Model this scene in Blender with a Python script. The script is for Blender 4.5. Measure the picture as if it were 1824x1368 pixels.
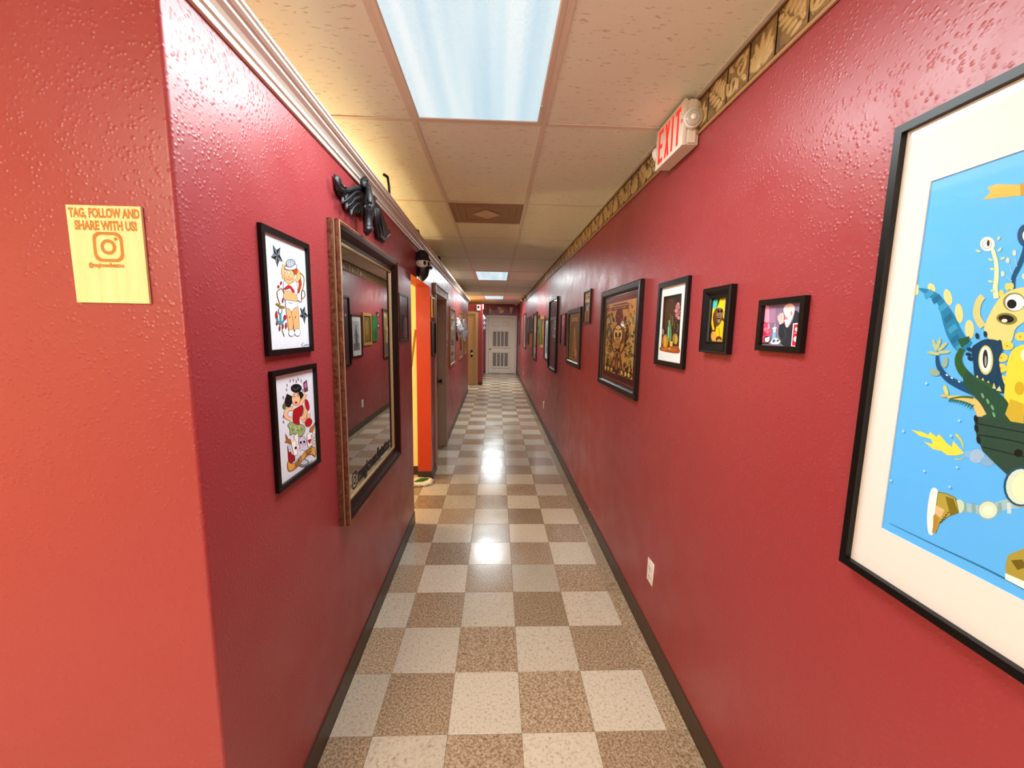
import bpy, bmesh, math, random
from mathutils import Vector, Matrix
R = random.Random(7)
for o in list(bpy.data.objects): bpy.data.objects.remove(o, do_unlink=True)
SC = bpy.context.scene
COL = SC.collection
PI = math.pi

# ------------------------------------------------------------------ camera
FPX, PITCH, YAW, ROLL, EYE = 723.80, .1312, .03909, .0170, 1.649
_f = Vector((math.sin(YAW)*math.cos(PITCH), math.cos(YAW)*math.cos(PITCH), -math.sin(PITCH)))
_r0 = Vector((math.cos(YAW), -math.sin(YAW), 0)); _u0 = _r0.cross(_f)
CR = _r0*math.cos(ROLL) + _u0*math.sin(ROLL)
CU = -_r0*math.sin(ROLL) + _u0*math.cos(ROLL)
CF = _f
cam = bpy.data.cameras.new('camera'); cam.sensor_fit = 'HORIZONTAL'; cam.sensor_width = 36
cam.lens = FPX/1824*36; cam.clip_start = .02; cam.clip_end = 100
co = bpy.data.objects.new('camera', cam); COL.objects.link(co)
co.matrix_world = Matrix(((CR.x, CU.x, -CF.x, 0), (CR.y, CU.y, -CF.y, 0), (CR.z, CU.z, -CF.z, EYE), (0, 0, 0, 1)))
SC.camera = co

# ------------------------------------------------------------------ world, exposure, lights
w = bpy.data.worlds.new('world'); SC.world = w; w.use_nodes = True
w.node_tree.nodes['Background'].inputs[0].default_value = (.9, .85, .8, 1)
w.node_tree.nodes['Background'].inputs[1].default_value = .1
vs = SC.view_settings
vs.view_transform = 'Standard'; vs.look = 'None'; vs.exposure = -.02; vs.gamma = 1.0; vs.use_curve_mapping = False

CEIL = 2.617                        # ceiling height; tee grid lines
TX = (-1.011, -.401, .209)          # main tees
TY0, TDY = 2.062, 1.2192            # cross tees
def area(name, x, y, z, sx, sy, watt, col):
    l = bpy.data.lights.new(name, 'AREA'); l.shape = 'RECTANGLE'; l.size = sx; l.size_y = sy; l.energy = watt; l.color = col
    o = bpy.data.objects.new(name, l); COL.objects.link(o); o.location = (x, y, z); return o
def point(name, x, y, z, watt, col, rad=.06):
    l = bpy.data.lights.new(name, 'POINT'); l.energy = watt; l.color = col; l.shadow_soft_size = rad
    o = bpy.data.objects.new(name, l); COL.objects.link(o); o.location = (x, y, z); return o
COOL = (.89, .985, 1.0); WARM = (1.0, .75, .40); LOB = (1.0, .86, .70)
for k, W in ((-1, 44), (4, 56), (8, 84)):       # the three troffers of the corridor
    area('troffer_light', -.096, TY0+TDY*(k+.5), CEIL-.016, .55, 1.16, W, COOL)
area('lobby_light', -1.7, -1.5, CEIL-.02, .55, 1.16, 112, LOB)
point('lobby_fill', -1.3, -1.7, 1.95, 118, LOB, .15)  # unseen point light, added to brighten the lobby-facing wall evenly up to its top
point('room_lamp', -1.22, 2.5, 1.90, 40, WARM, .26)
point('room_lamp', -2.1, 3.75, 1.25, 58, WARM, .12)
point('room_lamp', -1.35, 7.4, 1.85, 9, WARM)
point('room_lamp', -1.25, 13.0, 2.15, 34, (1, .5, .12))
point('recess_lamp', -1.7, 11.5, 2.1, 14, WARM)

# ------------------------------------------------------------------ mappings: pixels and walls
AL, BL = -.655, -.0098             # corridor face of the left wall: x = AL + BL*y
AR, BR = .836, -.003               # corridor face of the right wall
def xl(y): return AL+BL*y
def xr(y): return AR+BR*y
def LW(u, v, n): return Vector((xl(u)+n, u, v))
def RW(u, v, n): return Vector((xr(u)-n, u, v))
def EW(u, v, n): return Vector((u, 15.55-n, v))      # end wall
def KW(u, v, n): return Vector((u, 12.15-n, v))      # wall of the side recess
def NW(u, v, n): return Vector((u, .905-n, v))       # wall face towards the lobby
def XYZ(x, y, z): return Vector((x, y, z))
def ray(px, py): return CR*((px-912)/FPX) - CU*((py-684)/FPX) + CF
def pxL(cx, cy, s, n):
    def g(x, y):
        d = ray(cx+x/s, cy+y/s); t = (AL+n)/(d.x-BL*d.y); return (d.y*t, d.z*t+EYE)
    return g
def pxR(cx, cy, s, n):
    def g(x, y):
        d = ray(cx+x/s, cy+y/s); t = (AR-n)/(d.x-BR*d.y); return (d.y*t, d.z*t+EYE)
    return g

# ------------------------------------------------------------------ materials
def hexc(h):
    h = h.lstrip('#'); h = h if len(h) == 6 else ''.join(x*2 for x in h); c = [int(h[i:i+2], 16)/255 for i in (0, 2, 4)]
    return tuple((x/12.92 if x <= .04045 else ((x+.055)/1.055)**2.4) for x in c)+(1,)
MATS = {}
def pmat(name, col, rough=.5, metal=0, spec=.5, coat=0, emit=None, es=0):
    if name in MATS: return MATS[name]
    m = bpy.data.materials.new(name); m.use_nodes = True
    b = m.node_tree.nodes['Principled BSDF']
    b.inputs['Base Color'].default_value = hexc(col) if isinstance(col, str) else tuple(col)+(1,)
    b.inputs['Roughness'].default_value = rough; b.inputs['Metallic'].default_value = metal
    b.inputs['Specular IOR Level'].default_value = spec; b.inputs['Coat Weight'].default_value = coat
    if emit: b.inputs['Emission Color'].default_value = hexc(emit); b.inputs['Emission Strength'].default_value = es
    MATS[name] = m; return m
class NT:
    def __init__(s, m): s.t = m.node_tree; s.n = s.t.nodes; s.b = s.n['Principled BSDF']
    def add(s, typ, **kw):
        n = s.n.new(typ)
        for k, v in kw.items():
            if k.startswith('i_'):
                key = k[2:]; key = int(key) if key.isdigit() else key
                n.inputs[key].default_value = v
            else: setattr(n, k, v)
        return n
    def link(s, a, b): s.t.links.new(a, b)
    def pos(s, scale=(1, 1, 1), obj=False):
        mp = s.add('ShaderNodeMapping'); mp.inputs['Scale'].default_value = scale
        if obj: s.link(s.add('ShaderNodeTexCoord').outputs['Object'], mp.inputs[0])
        else: s.link(s.add('ShaderNodeNewGeometry').outputs['Position'], mp.inputs[0])
        return mp.outputs[0]
    def noise(s, vec, scale, detail=2, rough=.5):
        n = s.add('ShaderNodeTexNoise', i_Scale=scale, i_Detail=detail, i_Roughness=rough); s.link(vec, n.inputs['Vector']); return n.outputs['Fac']
    def ramp(s, fac, stops):
        r = s.add('ShaderNodeValToRGB'); e = r.color_ramp.elements
        while len(e) < len(stops): e.new(.5)
        for q, (p, c) in zip(e, stops): q.position = p; q.color = hexc(c) if isinstance(c, str) else (c, c, c, 1)
        s.link(fac, r.inputs[0]); return r.outputs[0]
    def mix(s, fac, a, b, mode='MIX'):
        m = s.add('ShaderNodeMix', data_type='RGBA', blend_type=mode)
        for k, v in ((0, fac), (6, a), (7, b)):
            if hasattr(v, 'links'): s.link(v, m.inputs[k])
            elif isinstance(v, str): m.inputs[k].default_value = hexc(v)
            else: m.inputs[k].default_value = v
        return m.outputs[2]
    def bump(s, h, strength, dist, prev=None):
        b = s.add('ShaderNodeBump', i_Strength=strength, i_Distance=dist); s.link(h, b.inputs['Height'])
        if prev: s.link(prev, b.inputs['Normal'])
        return b.outputs[0]
def paint(name, col, rough=.3, bs=1.0):
    m = pmat(name, col, rough, spec=.5); t = NT(m); p = t.pos()
    vo = t.add('ShaderNodeTexVoronoi', i_Scale=88.0); t.link(p, vo.inputs['Vector'])
    dots = t.ramp(vo.outputs['Distance'], [(.05, 1.), (.46, 0.)]); mask = t.ramp(t.noise(p, 34, 2), [(.36, 0.), (.56, 1.)])
    h = t.mix(1.0, dots, mask, 'MULTIPLY')
    c = t.noise(p, 230, 2)
    n1 = t.bump(h, .42*bs, .0022); n2 = t.bump(c, .06*bs, .002, n1)
    t.link(n2, t.b.inputs['Normal'])
    v = t.noise(p, 1.3, 2)
    t.link(t.mix(t.ramp(v, [(.3, .0), (.7, .22)]), col, tuple(x*.8 for x in hexc(col)[:3])+(1,)), t.b.inputs['Base Color'])
    rr = t.ramp(t.noise(p, 5, 3), [(.3, rough*.85), (.7, rough*1.2)]); t.link(rr, t.b.inputs['Roughness'])
    return m
M_RED = paint('paint_red', '#933539', .36)
M_ORANGE = paint('paint_orange', '#c6401e', .45, .6)
M_YELLOW = paint('paint_yellow', '#f3dd9a', .5, .5)
def tile_mat(name, stops, sc, bumpy):
    m = pmat(name, '#b8a488', .16, spec=.28); t = NT(m); p = t.pos((1, 1.0, 1))
    oi = t.add('ShaderNodeObjectInfo')
    off = t.add('ShaderNodeVectorMath', operation='MULTIPLY_ADD'); t.link(p, off.inputs[0]); off.inputs[1].default_value = (1, 1, 1)
    cb = t.add('ShaderNodeCombineXYZ'); mm = t.add('ShaderNodeMath', operation='MULTIPLY'); mm.inputs[1].default_value = 7
    t.link(oi.outputs['Random'], mm.inputs[0]); t.link(mm.outputs[0], cb.inputs[0]); t.link(mm.outputs[0], cb.inputs[2]); t.link(cb.outputs[0], off.inputs[2])
    n = t.noise(off.outputs[0], sc, 3, .7)
    c = t.ramp(n, stops)
    tint = t.ramp(oi.outputs['Random'], [(0, '#d2ccc4'), (1, '#f2eee8')])
    c = t.mix(1.0, c, tint, 'MULTIPLY')
    t.link(c, t.b.inputs['Base Color'])
    w1 = t.noise(p, 9, 3); t.link(t.bump(w1, .05, .004), t.b.inputs['Normal'])
    t.link(t.ramp(t.noise(p, 3, 4), [(.3, .14), (.75, .28)]), t.b.inputs['Roughness'])
    return m
M_TW = tile_mat('tile_cream', [(.30, '#a89a86'), (.40, '#c9bfad'), (.48, '#d6ccba'), (.75, '#ded6c6')], 85, 0)
M_TB = tile_mat('tile_brown', [(.34, '#7f6a52'), (.45, '#a08a70'), (.53, '#b39c82'), (.64, '#cdbda6'), (.7, '#b09a80')], 105, 0)
M_JOINT = pmat('tile_joint', '#5c5042', .6)
def floor_checker():
    m = pmat('floor_checker', '#b8a488', .2); t = NT(m); p = t.pos((1/.3048, 1/.3048, 1))
    ck = t.add('ShaderNodeTexChecker', i_Scale=1.0); t.link(p, ck.inputs[0])
    n = t.noise(t.pos(), 90, 3, .7)
    a = t.ramp(n, [(.34, '#7f6a52'), (.5, '#b39c82'), (.66, '#cdbda6')]); b = t.ramp(n, [(.3, '#a89a86'), (.45, '#d6ccba')])
    t.link(t.mix(ck.outputs['Fac'], a, b), t.b.inputs['Base Color']); return m
M_FCHK = floor_checker()
def ceil_mat():
    m = pmat('ceiling_panel', '#c9b8a4', .85, spec=.2); t = NT(m); p = t.pos((26, 95, 1)); q = t.pos((1, 1, 1))
    n = t.noise(p, 1.0, 2, .6)
    f = t.ramp(n, [(.62, 0.), (.70, 1.)])
    g = t.noise(q, 260, 2)
    col = t.mix(f, '#e9f0e2', '#c9c4ac'); col = t.mix(t.ramp(t.noise(q, 2, 2), [(.4, 0.), (.7, .25)]), col, '#e4e2cf')
    t.link(col, t.b.inputs['Base Color'])
    h = t.mix(f, (1, 1, 1, 1), (0, 0, 0, 1)); n1 = t.bump(h, .35, .002); n2 = t.bump(g, .15, .002, n1); t.link(n2, t.b.inputs['Normal'])
    return m
M_CEIL = ceil_mat()
M_TEE = pmat('tee_metal', '#dcd4c6', .5)
M_WHITE = pmat('white_plastic', '#e6e0d6', .35)
M_TRIMW = pmat('trim_white', '#d9cec0', .35)
M_BASE = pmat('vinyl_base', '#3d2b20', .4)
def lens_mat():
    m = bpy.data.materials.new('prismatic_lens'); m.use_nodes = True; t = m.node_tree; n = t.nodes
    x = NT(m); p = x.pos((1, 1, 1), True)
    sep = x.add('ShaderNodeSeparateXYZ'); x.link(p, sep.inputs[0])
    wv = x.add('ShaderNodeTexNoise', i_Scale=1.0, i_Detail=1.5); mp = x.pos((11, .35, 1), True); x.link(mp, wv.inputs['Vector'])
    streak = x.ramp(wv.outputs['Fac'], [(.34, '#aedcf0'), (.5, '#c9ecf7'), (.66, '#e2f7fd')])
    wa = x.add('ShaderNodeTexWave', wave_type='BANDS', bands_direction='DIAGONAL', i_Scale=55.0); x.link(p, wa.inputs[0])
    wb = x.add('ShaderNodeTexVoronoi', i_Scale=150.0); x.link(p, wb.inputs['Vector'])
    fine = x.ramp(wb.outputs['Distance'], [(.2, 1.), (.7, .86)])
    c = x.mix(1.0, streak, fine, 'MULTIPLY')
    e = x.b; e.inputs['Base Color'].default_value = (.35, .4, .42, 1); e.inputs['Roughness'].default_value = .3
    x.link(c, e.inputs['Emission Color']); e.inputs['Emission Strength'].default_value = .95
    return m
M_LENS = lens_mat()
def art_mat():
    m = bpy.data.materials.new('printed_colours'); m.use_nodes = True; x = NT(m)
    a = x.add('ShaderNodeVertexColor', layer_name='Col'); gm = x.add('ShaderNodeGamma', i_1=1.28); x.link(a.outputs[0], gm.inputs[0]); x.link(gm.outputs[0], x.b.inputs['Base Color'])
    x.b.inputs['Roughness'].default_value = .55; x.b.inputs['Specular IOR Level'].default_value = .3
    return m
M_ART = art_mat()
def pane_mat():
    m = bpy.data.materials.new('picture_glass'); m.use_nodes = True; t = m.node_tree; t.nodes.clear()
    o = t.nodes.new('ShaderNodeOutputMaterial'); mx = t.nodes.new('ShaderNodeMixShader'); fr = t.nodes.new('ShaderNodeLayerWeight'); pw = t.nodes.new('ShaderNodeMath'); ml = t.nodes.new('ShaderNodeMath')
    tr = t.nodes.new('ShaderNodeBsdfTransparent'); gl = t.nodes.new('ShaderNodeBsdfGlossy'); gl.inputs['Roughness'].default_value = .03
    pw.operation = 'POWER'; pw.inputs[1].default_value = 5; ml.operation = 'MULTIPLY_ADD'; ml.inputs[1].default_value = .5; ml.inputs[2].default_value = .022
    t.links.new(fr.outputs['Facing'], pw.inputs[0]); t.links.new(pw.outputs[0], ml.inputs[0]); t.links.new(ml.outputs[0], mx.inputs[0]); t.links.new(tr.outputs[0], mx.inputs[1]); t.links.new(gl.outputs[0], mx.inputs[2]); t.links.new(mx.outputs[0], o.inputs[0])
    return m
M_PANE = pane_mat()
M_BLACK = pmat('black_lacquer', '#080707', .38, spec=.3)
M_DKWOOD = pmat('dark_wood', '#150d0c', .38, spec=.4)
M_GOLD = pmat('gold_leaf', '#b58a3c', .35, metal=.7)
M_MIRROR = pmat('mirror_silver', '#d2d0cc', .015, metal=1)
M_PAPER = pmat('white_paper', '#d6dae2', .7)
M_MATB = pmat('mat_board', '#dad7d4', .8)
def distress():
    m = pmat('distressed_gilt', '#7a3f28', .38); t = NT(m); p = t.pos()
    n = t.noise(p, 60, 4, .7); c = t.ramp(n, [(.3, '#24100a'), (.42, '#5a2c1e'), (.6, '#6e4430'), (.75, '#937048')])
    t.link(c, t.b.inputs['Base Color']); t.link(t.bump(n, .3, .002), t.b.inputs['Normal']); return m
M_DIST = distress()
M_GILT = pmat('worn_gilt', '#98825a', .5, metal=.2)
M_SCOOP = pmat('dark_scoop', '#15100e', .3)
M_TAUPE = pmat('door_taupe', '#b09a84', .45)
M_DOORW = pmat('door_white', '#e2d2bd', .45)
M_TAN = pmat('door_tan', '#b08a62', .45)
M_BRASS = pmat('brass', '#b08d57', .3, metal=.9)
M_SILVER = pmat('silver_paint', '#c8cccf', .25, metal=.6)
def resin():
    m = pmat('black_resin', '#17171b', .38); t = NT(m); p = t.pos(); n = t.noise(p, 160, 3, .65)
    t.link(t.ramp(n, [(.4, '#0d0d10'), (.62, '#202127'), (.75, '#55524c')]), t.b.inputs['Base Color']); t.link(t.bump(n, .6, .003), t.b.inputs['Normal']); return m
M_BRONZE = resin()
M_BONE = pmat('bone_white', '#dcd2bf', .5)
M_GREY = pmat('grey_slot', '#8a7d70', .6)
M_DARK = pmat('dark_void', '#15100d', .8)

# ------------------------------------------------------------------ mesh building
class MB:
    def __init__(s): s.v = []; s.f = []; s.m = []; s.c = []; s.sm = []
    def vert(s, p): s.v.append(Vector(p)); return len(s.v)-1
    def face(s, idx, mi=0, col=None, smooth=False): s.f.append(tuple(idx)); s.m.append(mi); s.c.append(col); s.sm.append(smooth)
    def box(s, F, a0, a1, b0, b1, c0, c1, mi=0):
        i = [s.vert(F(a, b, c)) for a in (a0, a1) for b in (b0, b1) for c in (c0, c1)]
        for q in ((0, 1, 3, 2), (4, 6, 7, 5), (0, 4, 5, 1), (2, 3, 7, 6), (0, 2, 6, 4), (1, 5, 7, 3)): s.face([i[k] for k in q], mi)
    def prism(s, F, poly, n0, n1, mi=0, cap=True):
        a = [s.vert(F(u, v, n0)) for u, v in poly]; b = [s.vert(F(u, v, n1)) for u, v in poly]; k = len(poly)
        for i in range(k): s.face((a[i], a[(i+1) % k], b[(i+1) % k], b[i]), mi)
        if cap: s.face(a, mi); s.face(b[::-1], mi)
    def relief(s, F, poly, n0, n1, ins=.78, mi=0, mid=.6):
        k = len(poly); cx = sum(p[0] for p in poly)/k; cy = sum(p[1] for p in poly)/k
        L = []
        for sc, n in ((1, n0), (1, n0+(n1-n0)*mid*.5), ((1+ins)/2+.04, n0+(n1-n0)*.8), (ins, n1)):
            L.append([s.vert(F(cx+(u-cx)*sc, cy+(v-cy)*sc, n)) for u, v in poly])
        for A, B in zip(L, L[1:]):
            for i in range(k): s.face((A[i], A[(i+1) % k], B[(i+1) % k], B[i]), mi, None, True)
        s.face(L[-1], mi); s.face(L[0][::-1], mi)
    def tube(s, pts, rad, seg=8, mi=0):
        pts = [Vector(p) for p in pts]; rs = rad if isinstance(rad, (list, tuple)) else [rad]*len(pts)
        rings = []; ref = None
        for i, p in enumerate(pts):
            d = (pts[min(i+1, len(pts)-1)]-pts[max(i-1, 0)]).normalized()
            a = d.cross(Vector((0, 0, 1)) if abs(d.z) < .9 else Vector((1, 0, 0))).normalized() if ref is None else (ref-d*ref.dot(d)).normalized()
            ref = a; b = d.cross(a)
            rings.append([s.vert(p+(a*math.cos(t)+b*math.sin(t))*rs[i]) for t in [2*PI*j/seg for j in range(seg)]])
        for A, B in zip(rings, rings[1:]):
            for j in range(seg): s.face((A[j], A[(j+1) % seg], B[(j+1) % seg], B[j]), mi, None, True)
        s.face(rings[0][::-1], mi); s.face(rings[-1], mi)
    def ell(s, c, ax, ay, az, seg=14, rings=8, mi=0):
        c = Vector(c); ax, ay, az = Vector(ax), Vector(ay), Vector(az); L = []
        for i in range(1, rings):
            t = PI*i/rings
            L.append([s.vert(c+az*math.cos(t)+(ax*math.cos(q)+ay*math.sin(q))*math.sin(t)) for q in [2*PI*j/seg for j in range(seg)]])
        T = s.vert(c+az); B = s.vert(c-az)
        for j in range(seg): s.face((T, L[0][j], L[0][(j+1) % seg]), mi, None, True); s.face((B, L[-1][(j+1) % seg], L[-1][j]), mi, None, True)
        for A, Q in zip(L, L[1:]):
            for j in range(seg): s.face((A[j], Q[j], Q[(j+1) % seg], A[(j+1) % seg]), mi, None, True)
    def lathe(s, c, axis, prof, seg=16, mi=0):
        c = Vector(c); z = Vector(axis).normalized(); a = z.orthogonal().normalized(); b = z.cross(a); L = []
        for r, h in prof: L.append([s.vert(c+z*h+(a*math.cos(t)+b*math.sin(t))*max(r, 1e-4)) for t in [2*PI*j/seg for j in range(seg)]])
        for A, B in zip(L, L[1:]):
            for j in range(seg): s.face((A[j], A[(j+1) % seg], B[(j+1) % seg], B[j]), mi, None, True)
        s.face(L[0][::-1], mi); s.face(L[-1], mi)
    def sweep_rect(s, F, u0, u1, v0, v1, prof, mi=None):
        # mitred frame: prof is a list of (inset, n); mi material per strip
        L = [[s.vert(F(a, b, n)) for a, b in ((u0+i, v0+i), (u1-i, v0+i), (u1-i, v1-i), (u0+i, v1-i))] for i, n in prof]
        k = len(L)
        for j in range(k):
            A, B = L[j], L[(j+1) % k]
            for q in range(4): s.face((A[q], A[(q+1) % 4], B[(q+1) % 4], B[q]), mi[j] if mi else 0)
    def extrude(s, F, prof, u0, u1, mi=0):       # prof (n, v) swept along u
        a = [s.vert(F(u0, v, n)) for n, v in prof]; b = [s.vert(F(u1, v, n)) for n, v in prof]; k = len(prof)
        for i in range(k): s.face((a[i], a[(i+1) % k], b[(i+1) % k], b[i]), mi)
        s.face(a, mi); s.face(b[::-1], mi)
    def build(s, name, mats, parent=None, origin=None, recalc=True):
        me = bpy.data.meshes.new(name)
        og = Vector(origin) if origin is not None else (parent.matrix_world.translation.copy() if parent is not None else Vector((0, 0, 0)))
        if parent is not None and origin is None: og = ABS[parent.name]
        me.from_pydata([v-og for v in s.v], [], s.f)
        if not isinstance(mats, (list, tuple)): mats = [mats]
        for m in mats: me.materials.append(m)
        for p, mi, sm in zip(me.polygons, s.m, s.sm): p.material_index = mi; p.use_smooth = sm
        if any(c is not None for c in s.c):
            at = me.color_attributes.new('Col', 'FLOAT_COLOR', 'CORNER')
            for p, c in zip(me.polygons, s.c):
                for li in p.loop_indices: at.data[li].color = c or (1, 1, 1, 1)
        if recalc:
            bm = bmesh.new(); bm.from_mesh(me); bmesh.ops.recalc_face_normals(bm, faces=bm.faces); bm.to_mesh(me); bm.free()
        o = bpy.data.objects.new(name, me); COL.objects.link(o)
        if parent is not None:
            o.parent = parent; ABS[o.name] = og
            o.location = (0, 0, 0) if origin is None else og-ABS[parent.name]
        else: o.location = og; ABS[o.name] = og
        return o
ABS = {}
def tag(o, label=None, cat=None, group=None, kind=None):
    if label: o['label'] = label
    if cat: o['category'] = cat
    if group: o['group'] = group
    if kind: o['kind'] = kind
    return o
def thing(name, loc, label, cat, group=None):
    o = bpy.data.objects.new(name, None); COL.objects.link(o); o.location = loc; o.empty_display_size = .05
    ABS[o.name] = Vector(loc); return tag(o, label, cat, group)
def struct(mb, name, mats, **k): return tag(mb.build(name, mats, origin=k.get('origin', (0, 0, 0))), kind='structure')
def copy_to(o, parent, loc):
    c = o.copy(); COL.objects.link(c); c.parent = parent; c.location = loc; return c

# ================================================================== SETTING
# ---- floor: slab, then single tiles
C0, R0, T = -.48676, 1.47275, .3048
mb = MB(); mb.box(XYZ, -3.35, 1.0, -3.1, 15.75, -.12, -.004)
floor = struct(mb, 'floor', M_JOINT)
def tile_mesh(x0, x1, y0, y1):
    b = MB(); g = .0006
    hx, hy = (x1-x0)/2-g, (y1-y0)/2-g; e = .0012
    lo = [b.vert((sx*hx, sy*hy, -.004)) for sx, sy in ((-1, -1), (1, -1), (1, 1), (-1, 1))]
    md = [b.vert((sx*hx, sy*hy, -e*.4)) for sx, sy in ((-1, -1), (1, -1), (1, 1), (-1, 1))]
    hi = [b.vert((sx*(hx-e), sy*(hy-e), 0)) for sx, sy in ((-1, -1), (1, -1), (1, 1), (-1, 1))]
    for A, B in ((lo, md), (md, hi)):
        for i in range(4): b.face((A[i], A[(i+1) % 4], B[(i+1) % 4], B[i]))
    b.face(hi); return b
TM = {}
def floor_tile(x0, x1, y0, y1, white):
    key = (round(x1-x0, 3), round(y1-y0, 3), white)
    if key not in TM:
        o = tile_mesh(x0, x1, y0, y1).build('floor_tile', M_TW if white else M_TB, floor); TM[key] = o
    else:
        o = TM[key].copy(); COL.objects.link(o); o.parent = floor
    o.location = ((x0+x1)/2, (y0+y1)/2, 0)
    o.rotation_euler = (R.uniform(-1, 1)*.0022, R.uniform(-1, 1)*.0022, 0)
for r in range(-1, 46):
    y0 = R0+r*T; y1 = min(y0+T, 15.55)
    for c in range(-1, 5):
        x0 = C0+c*T; x1 = x0+T
        if c == -1: x0 = -.76
        if c == 4: x1 = .845
        floor_tile(x0, x1, y0, y1, c != 4 and (r+c) % 2 == 1)
for r in range(6, 10):           # tiles running into the yellow room
    y0 = R0+r*T
    for c in (-2, -3): 
        x0, x1 = (C0-2*T, -.76) if c == -2 else (C0+c*T, C0+(c+1)*T)
        floor_tile(x0, x1, y0, y0+T, (r+c) % 2 == 1)
b = MB()
b.box(XYZ, -3.35, 1.0, -3.1, R0-T, -.004, -.0005)
b.box(XYZ, -3.35, -.765, R0-T, R0+6*T, -.004, -.0005); b.box(XYZ, -3.35, C0-3*T, R0+6*T, R0+10*T, -.004, -.0005); b.box(XYZ, -3.35, -.765, R0+10*T, 15.6, -.004, -.0005)
o = b.build('tile_field', M_FCHK, floor); tag(o, kind='stuff')

# ---- right wall
b = MB()
a = [(xr(-3.1), -3.1), (xr(15.7), 15.7), (xr(15.7)+.12, 15.7), (xr(-3.1)+.12, -3.1)]
b.prism(lambda x, y, z: Vector((x, y, z)), a, 0, CEIL+.1); struct(b, 'wall_right', M_RED)
b = MB(); b.extrude(RW, [(0, 0), (.010, 0), (.008, .012), (.006, .098), (.003, .102), (0, .102)], -3.05, 15.5); struct(b, 'baseboard_right', M_BASE)

# ---- left wall (partial height), opening, door gap
WT, TOP = .15, 2.40
def wall_left_piece(b, u0, u1, v0, v1, j0=0, j1=0, lint=0):
    i = [b.vert(LW(u, v, n)) for u in (u0, u1) for v in (v0, v1) for n in (0, -WT)]
    b.face((i[0], i[4], i[6], i[2]), 0)                 # corridor face
    b.face((i[1], i[3], i[7], i[5]), 2)                 # room face
    b.face((i[0], i[2], i[3], i[1]), j0); b.face((i[4], i[5], i[7], i[6]), j1)
    b.face((i[2], i[6], i[7], i[3]), 0); b.face((i[0], i[1], i[5], i[4]), lint)
b = MB()
rad = .009; cx, cy = xl(.905)-rad, .905+rad
plan = [(xl(3.33), 3.33)]+[(cx+rad*math.cos(t), cy+rad*math.sin(t)) for t in [-PI/2*i/10 for i in range(11)]]
plan += [(-.72, .905), (-.72, 1.055), (xl(1.055)-WT, 1.055), (xl(3.33)-WT, 3.33)]
lo = [b.vert((x, y, 0)) for x, y in plan]; hi = [b.vert((x, y, TOP)) for x, y in plan]; k = len(plan)
for i in range(k):
    mi = 0 if i < 12 else (2 if i < k-1 else 1)
    b.face((lo[i], lo[(i+1) % k], hi[(i+1) % k], hi[i]), mi)
b.face(hi, 0); b.face(lo[::-1], 0)
struct(b, 'wall_left', [M_RED, M_ORANGE, M_YELLOW])
for a_, kw in (((3.33, 4.335, 2.08, TOP), dict(lint=1)), ((4.335, 4.68, 0, TOP), dict(j0=1)), ((4.68, 5.68, 2.05, TOP), {}), ((5.68, 10.85, 0, TOP), {})):
    b = MB(); wall_left_piece(b, *a_, **kw); struct(b, 'wall_left', [M_RED, M_ORANGE, M_YELLOW])
b = MB(); b.box(XYZ, -3.2, -.72, .905, 1.055, 0, TOP); struct(b, 'wall_near', M_RED)
b = MB()
PB = [(0, 0), (.010, 0), (.008, .012), (.006, .098), (.003, .102), (0, .102)]
for u0, u1 in ((.905, 3.33), (4.335, 4.62), (5.74, 10.85)): b.extrude(LW, PB, u0, u1)
b.extrude(lambda u, v, n: Vector((u, .905-n, v)), PB, -3.2, xl(.9)+.01)
b.extrude(lambda u, v, n: Vector((u, 4.335-n, v)), PB, xl(4.33)-WT, xl(4.33)+.01)
struct(b, 'baseboard_left', M_BASE)
# crown along the top of the left wall
b = MB()
prof = [(0, 2.332), (.010, 2.332), (.014, 2.340), (.013, 2.344), (.020, 2.347), (.024, 2.356), (.032, 2.364), (.044, 2.371), (.046, 2.377), (.052, 2.379), (.060, 2.384), (.060, 2.392), (.066, 2.394), (.066, 2.402), (0, 2.402)]
b.extrude(LW, prof, .93, 10.85); struct(b, 'trim_1', M_TRIMW)
# ---- rooms behind the left wall
b = MB(); b.box(XYZ, -3.2, xl(4.5)-WT+.001, 4.495, 4.6, 0, TOP); struct(b, 'wall_room', M_YELLOW)
b = MB(); b.extrude(lambda u, v, n: Vector((u, 4.495-n, v)), PB, -3.2, -.83); struct(b, 'baseboard_room', M_BASE)
b = MB(); b.box(XYZ, -3.35, -3.2, -3.1, 15.7, 0, CEIL+.1); struct(b, 'wall_far_left', M_YELLOW)
b = MB(); b.box(XYZ, -3.35, 1.0, -3.2, -3.1, 0, CEIL+.1); struct(b, 'wall_back', M_RED)
b = MB(); b.box(XYZ, -3.2, xl(10.8)-WT, 10.7, 10.85, 0, TOP); struct(b, 'wall_recess_side', M_YELLOW)
# ---- recess: door wall, pillar, narrow part, end wall
b = MB()
b.box(XYZ, -.556, -.43, 12.15, 12.27, 0, TOP); b.box(XYZ, -3.2, -1.47, 12.15, 12.27, 0, TOP); b.box(XYZ, -1.47, -.556, 12.15, 12.27, 2.18, TOP)
b.prism(lambda x, y, z: Vector((x, y, z)), [(-.43, 12.27), (-.50, 15.55), (-.60, 15.55), (-.53, 12.27)], 0, TOP)
struct(b, 'wall_recess', M_RED)
b = MB(); b.extrude(KW, PB, -.556, -.42)
f = lambda u, v, n: Vector((-.43-.0213*(u-12.15)+n, u, v)); b.extrude(f, PB, 12.15, 15.55); struct(b, 'baseboard_recess', M_BASE)
b = MB(); b.box(XYZ, -3.2, 1.0, 15.55, 15.7, 0, CEIL+.1); struct(b, 'wall_end', M_RED)
b = MB(); b.extrude(EW, PB, -.5, -.42); b.extrude(EW, PB, .755, .8); struct(b, 'baseboard_end', M_BASE)

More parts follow.
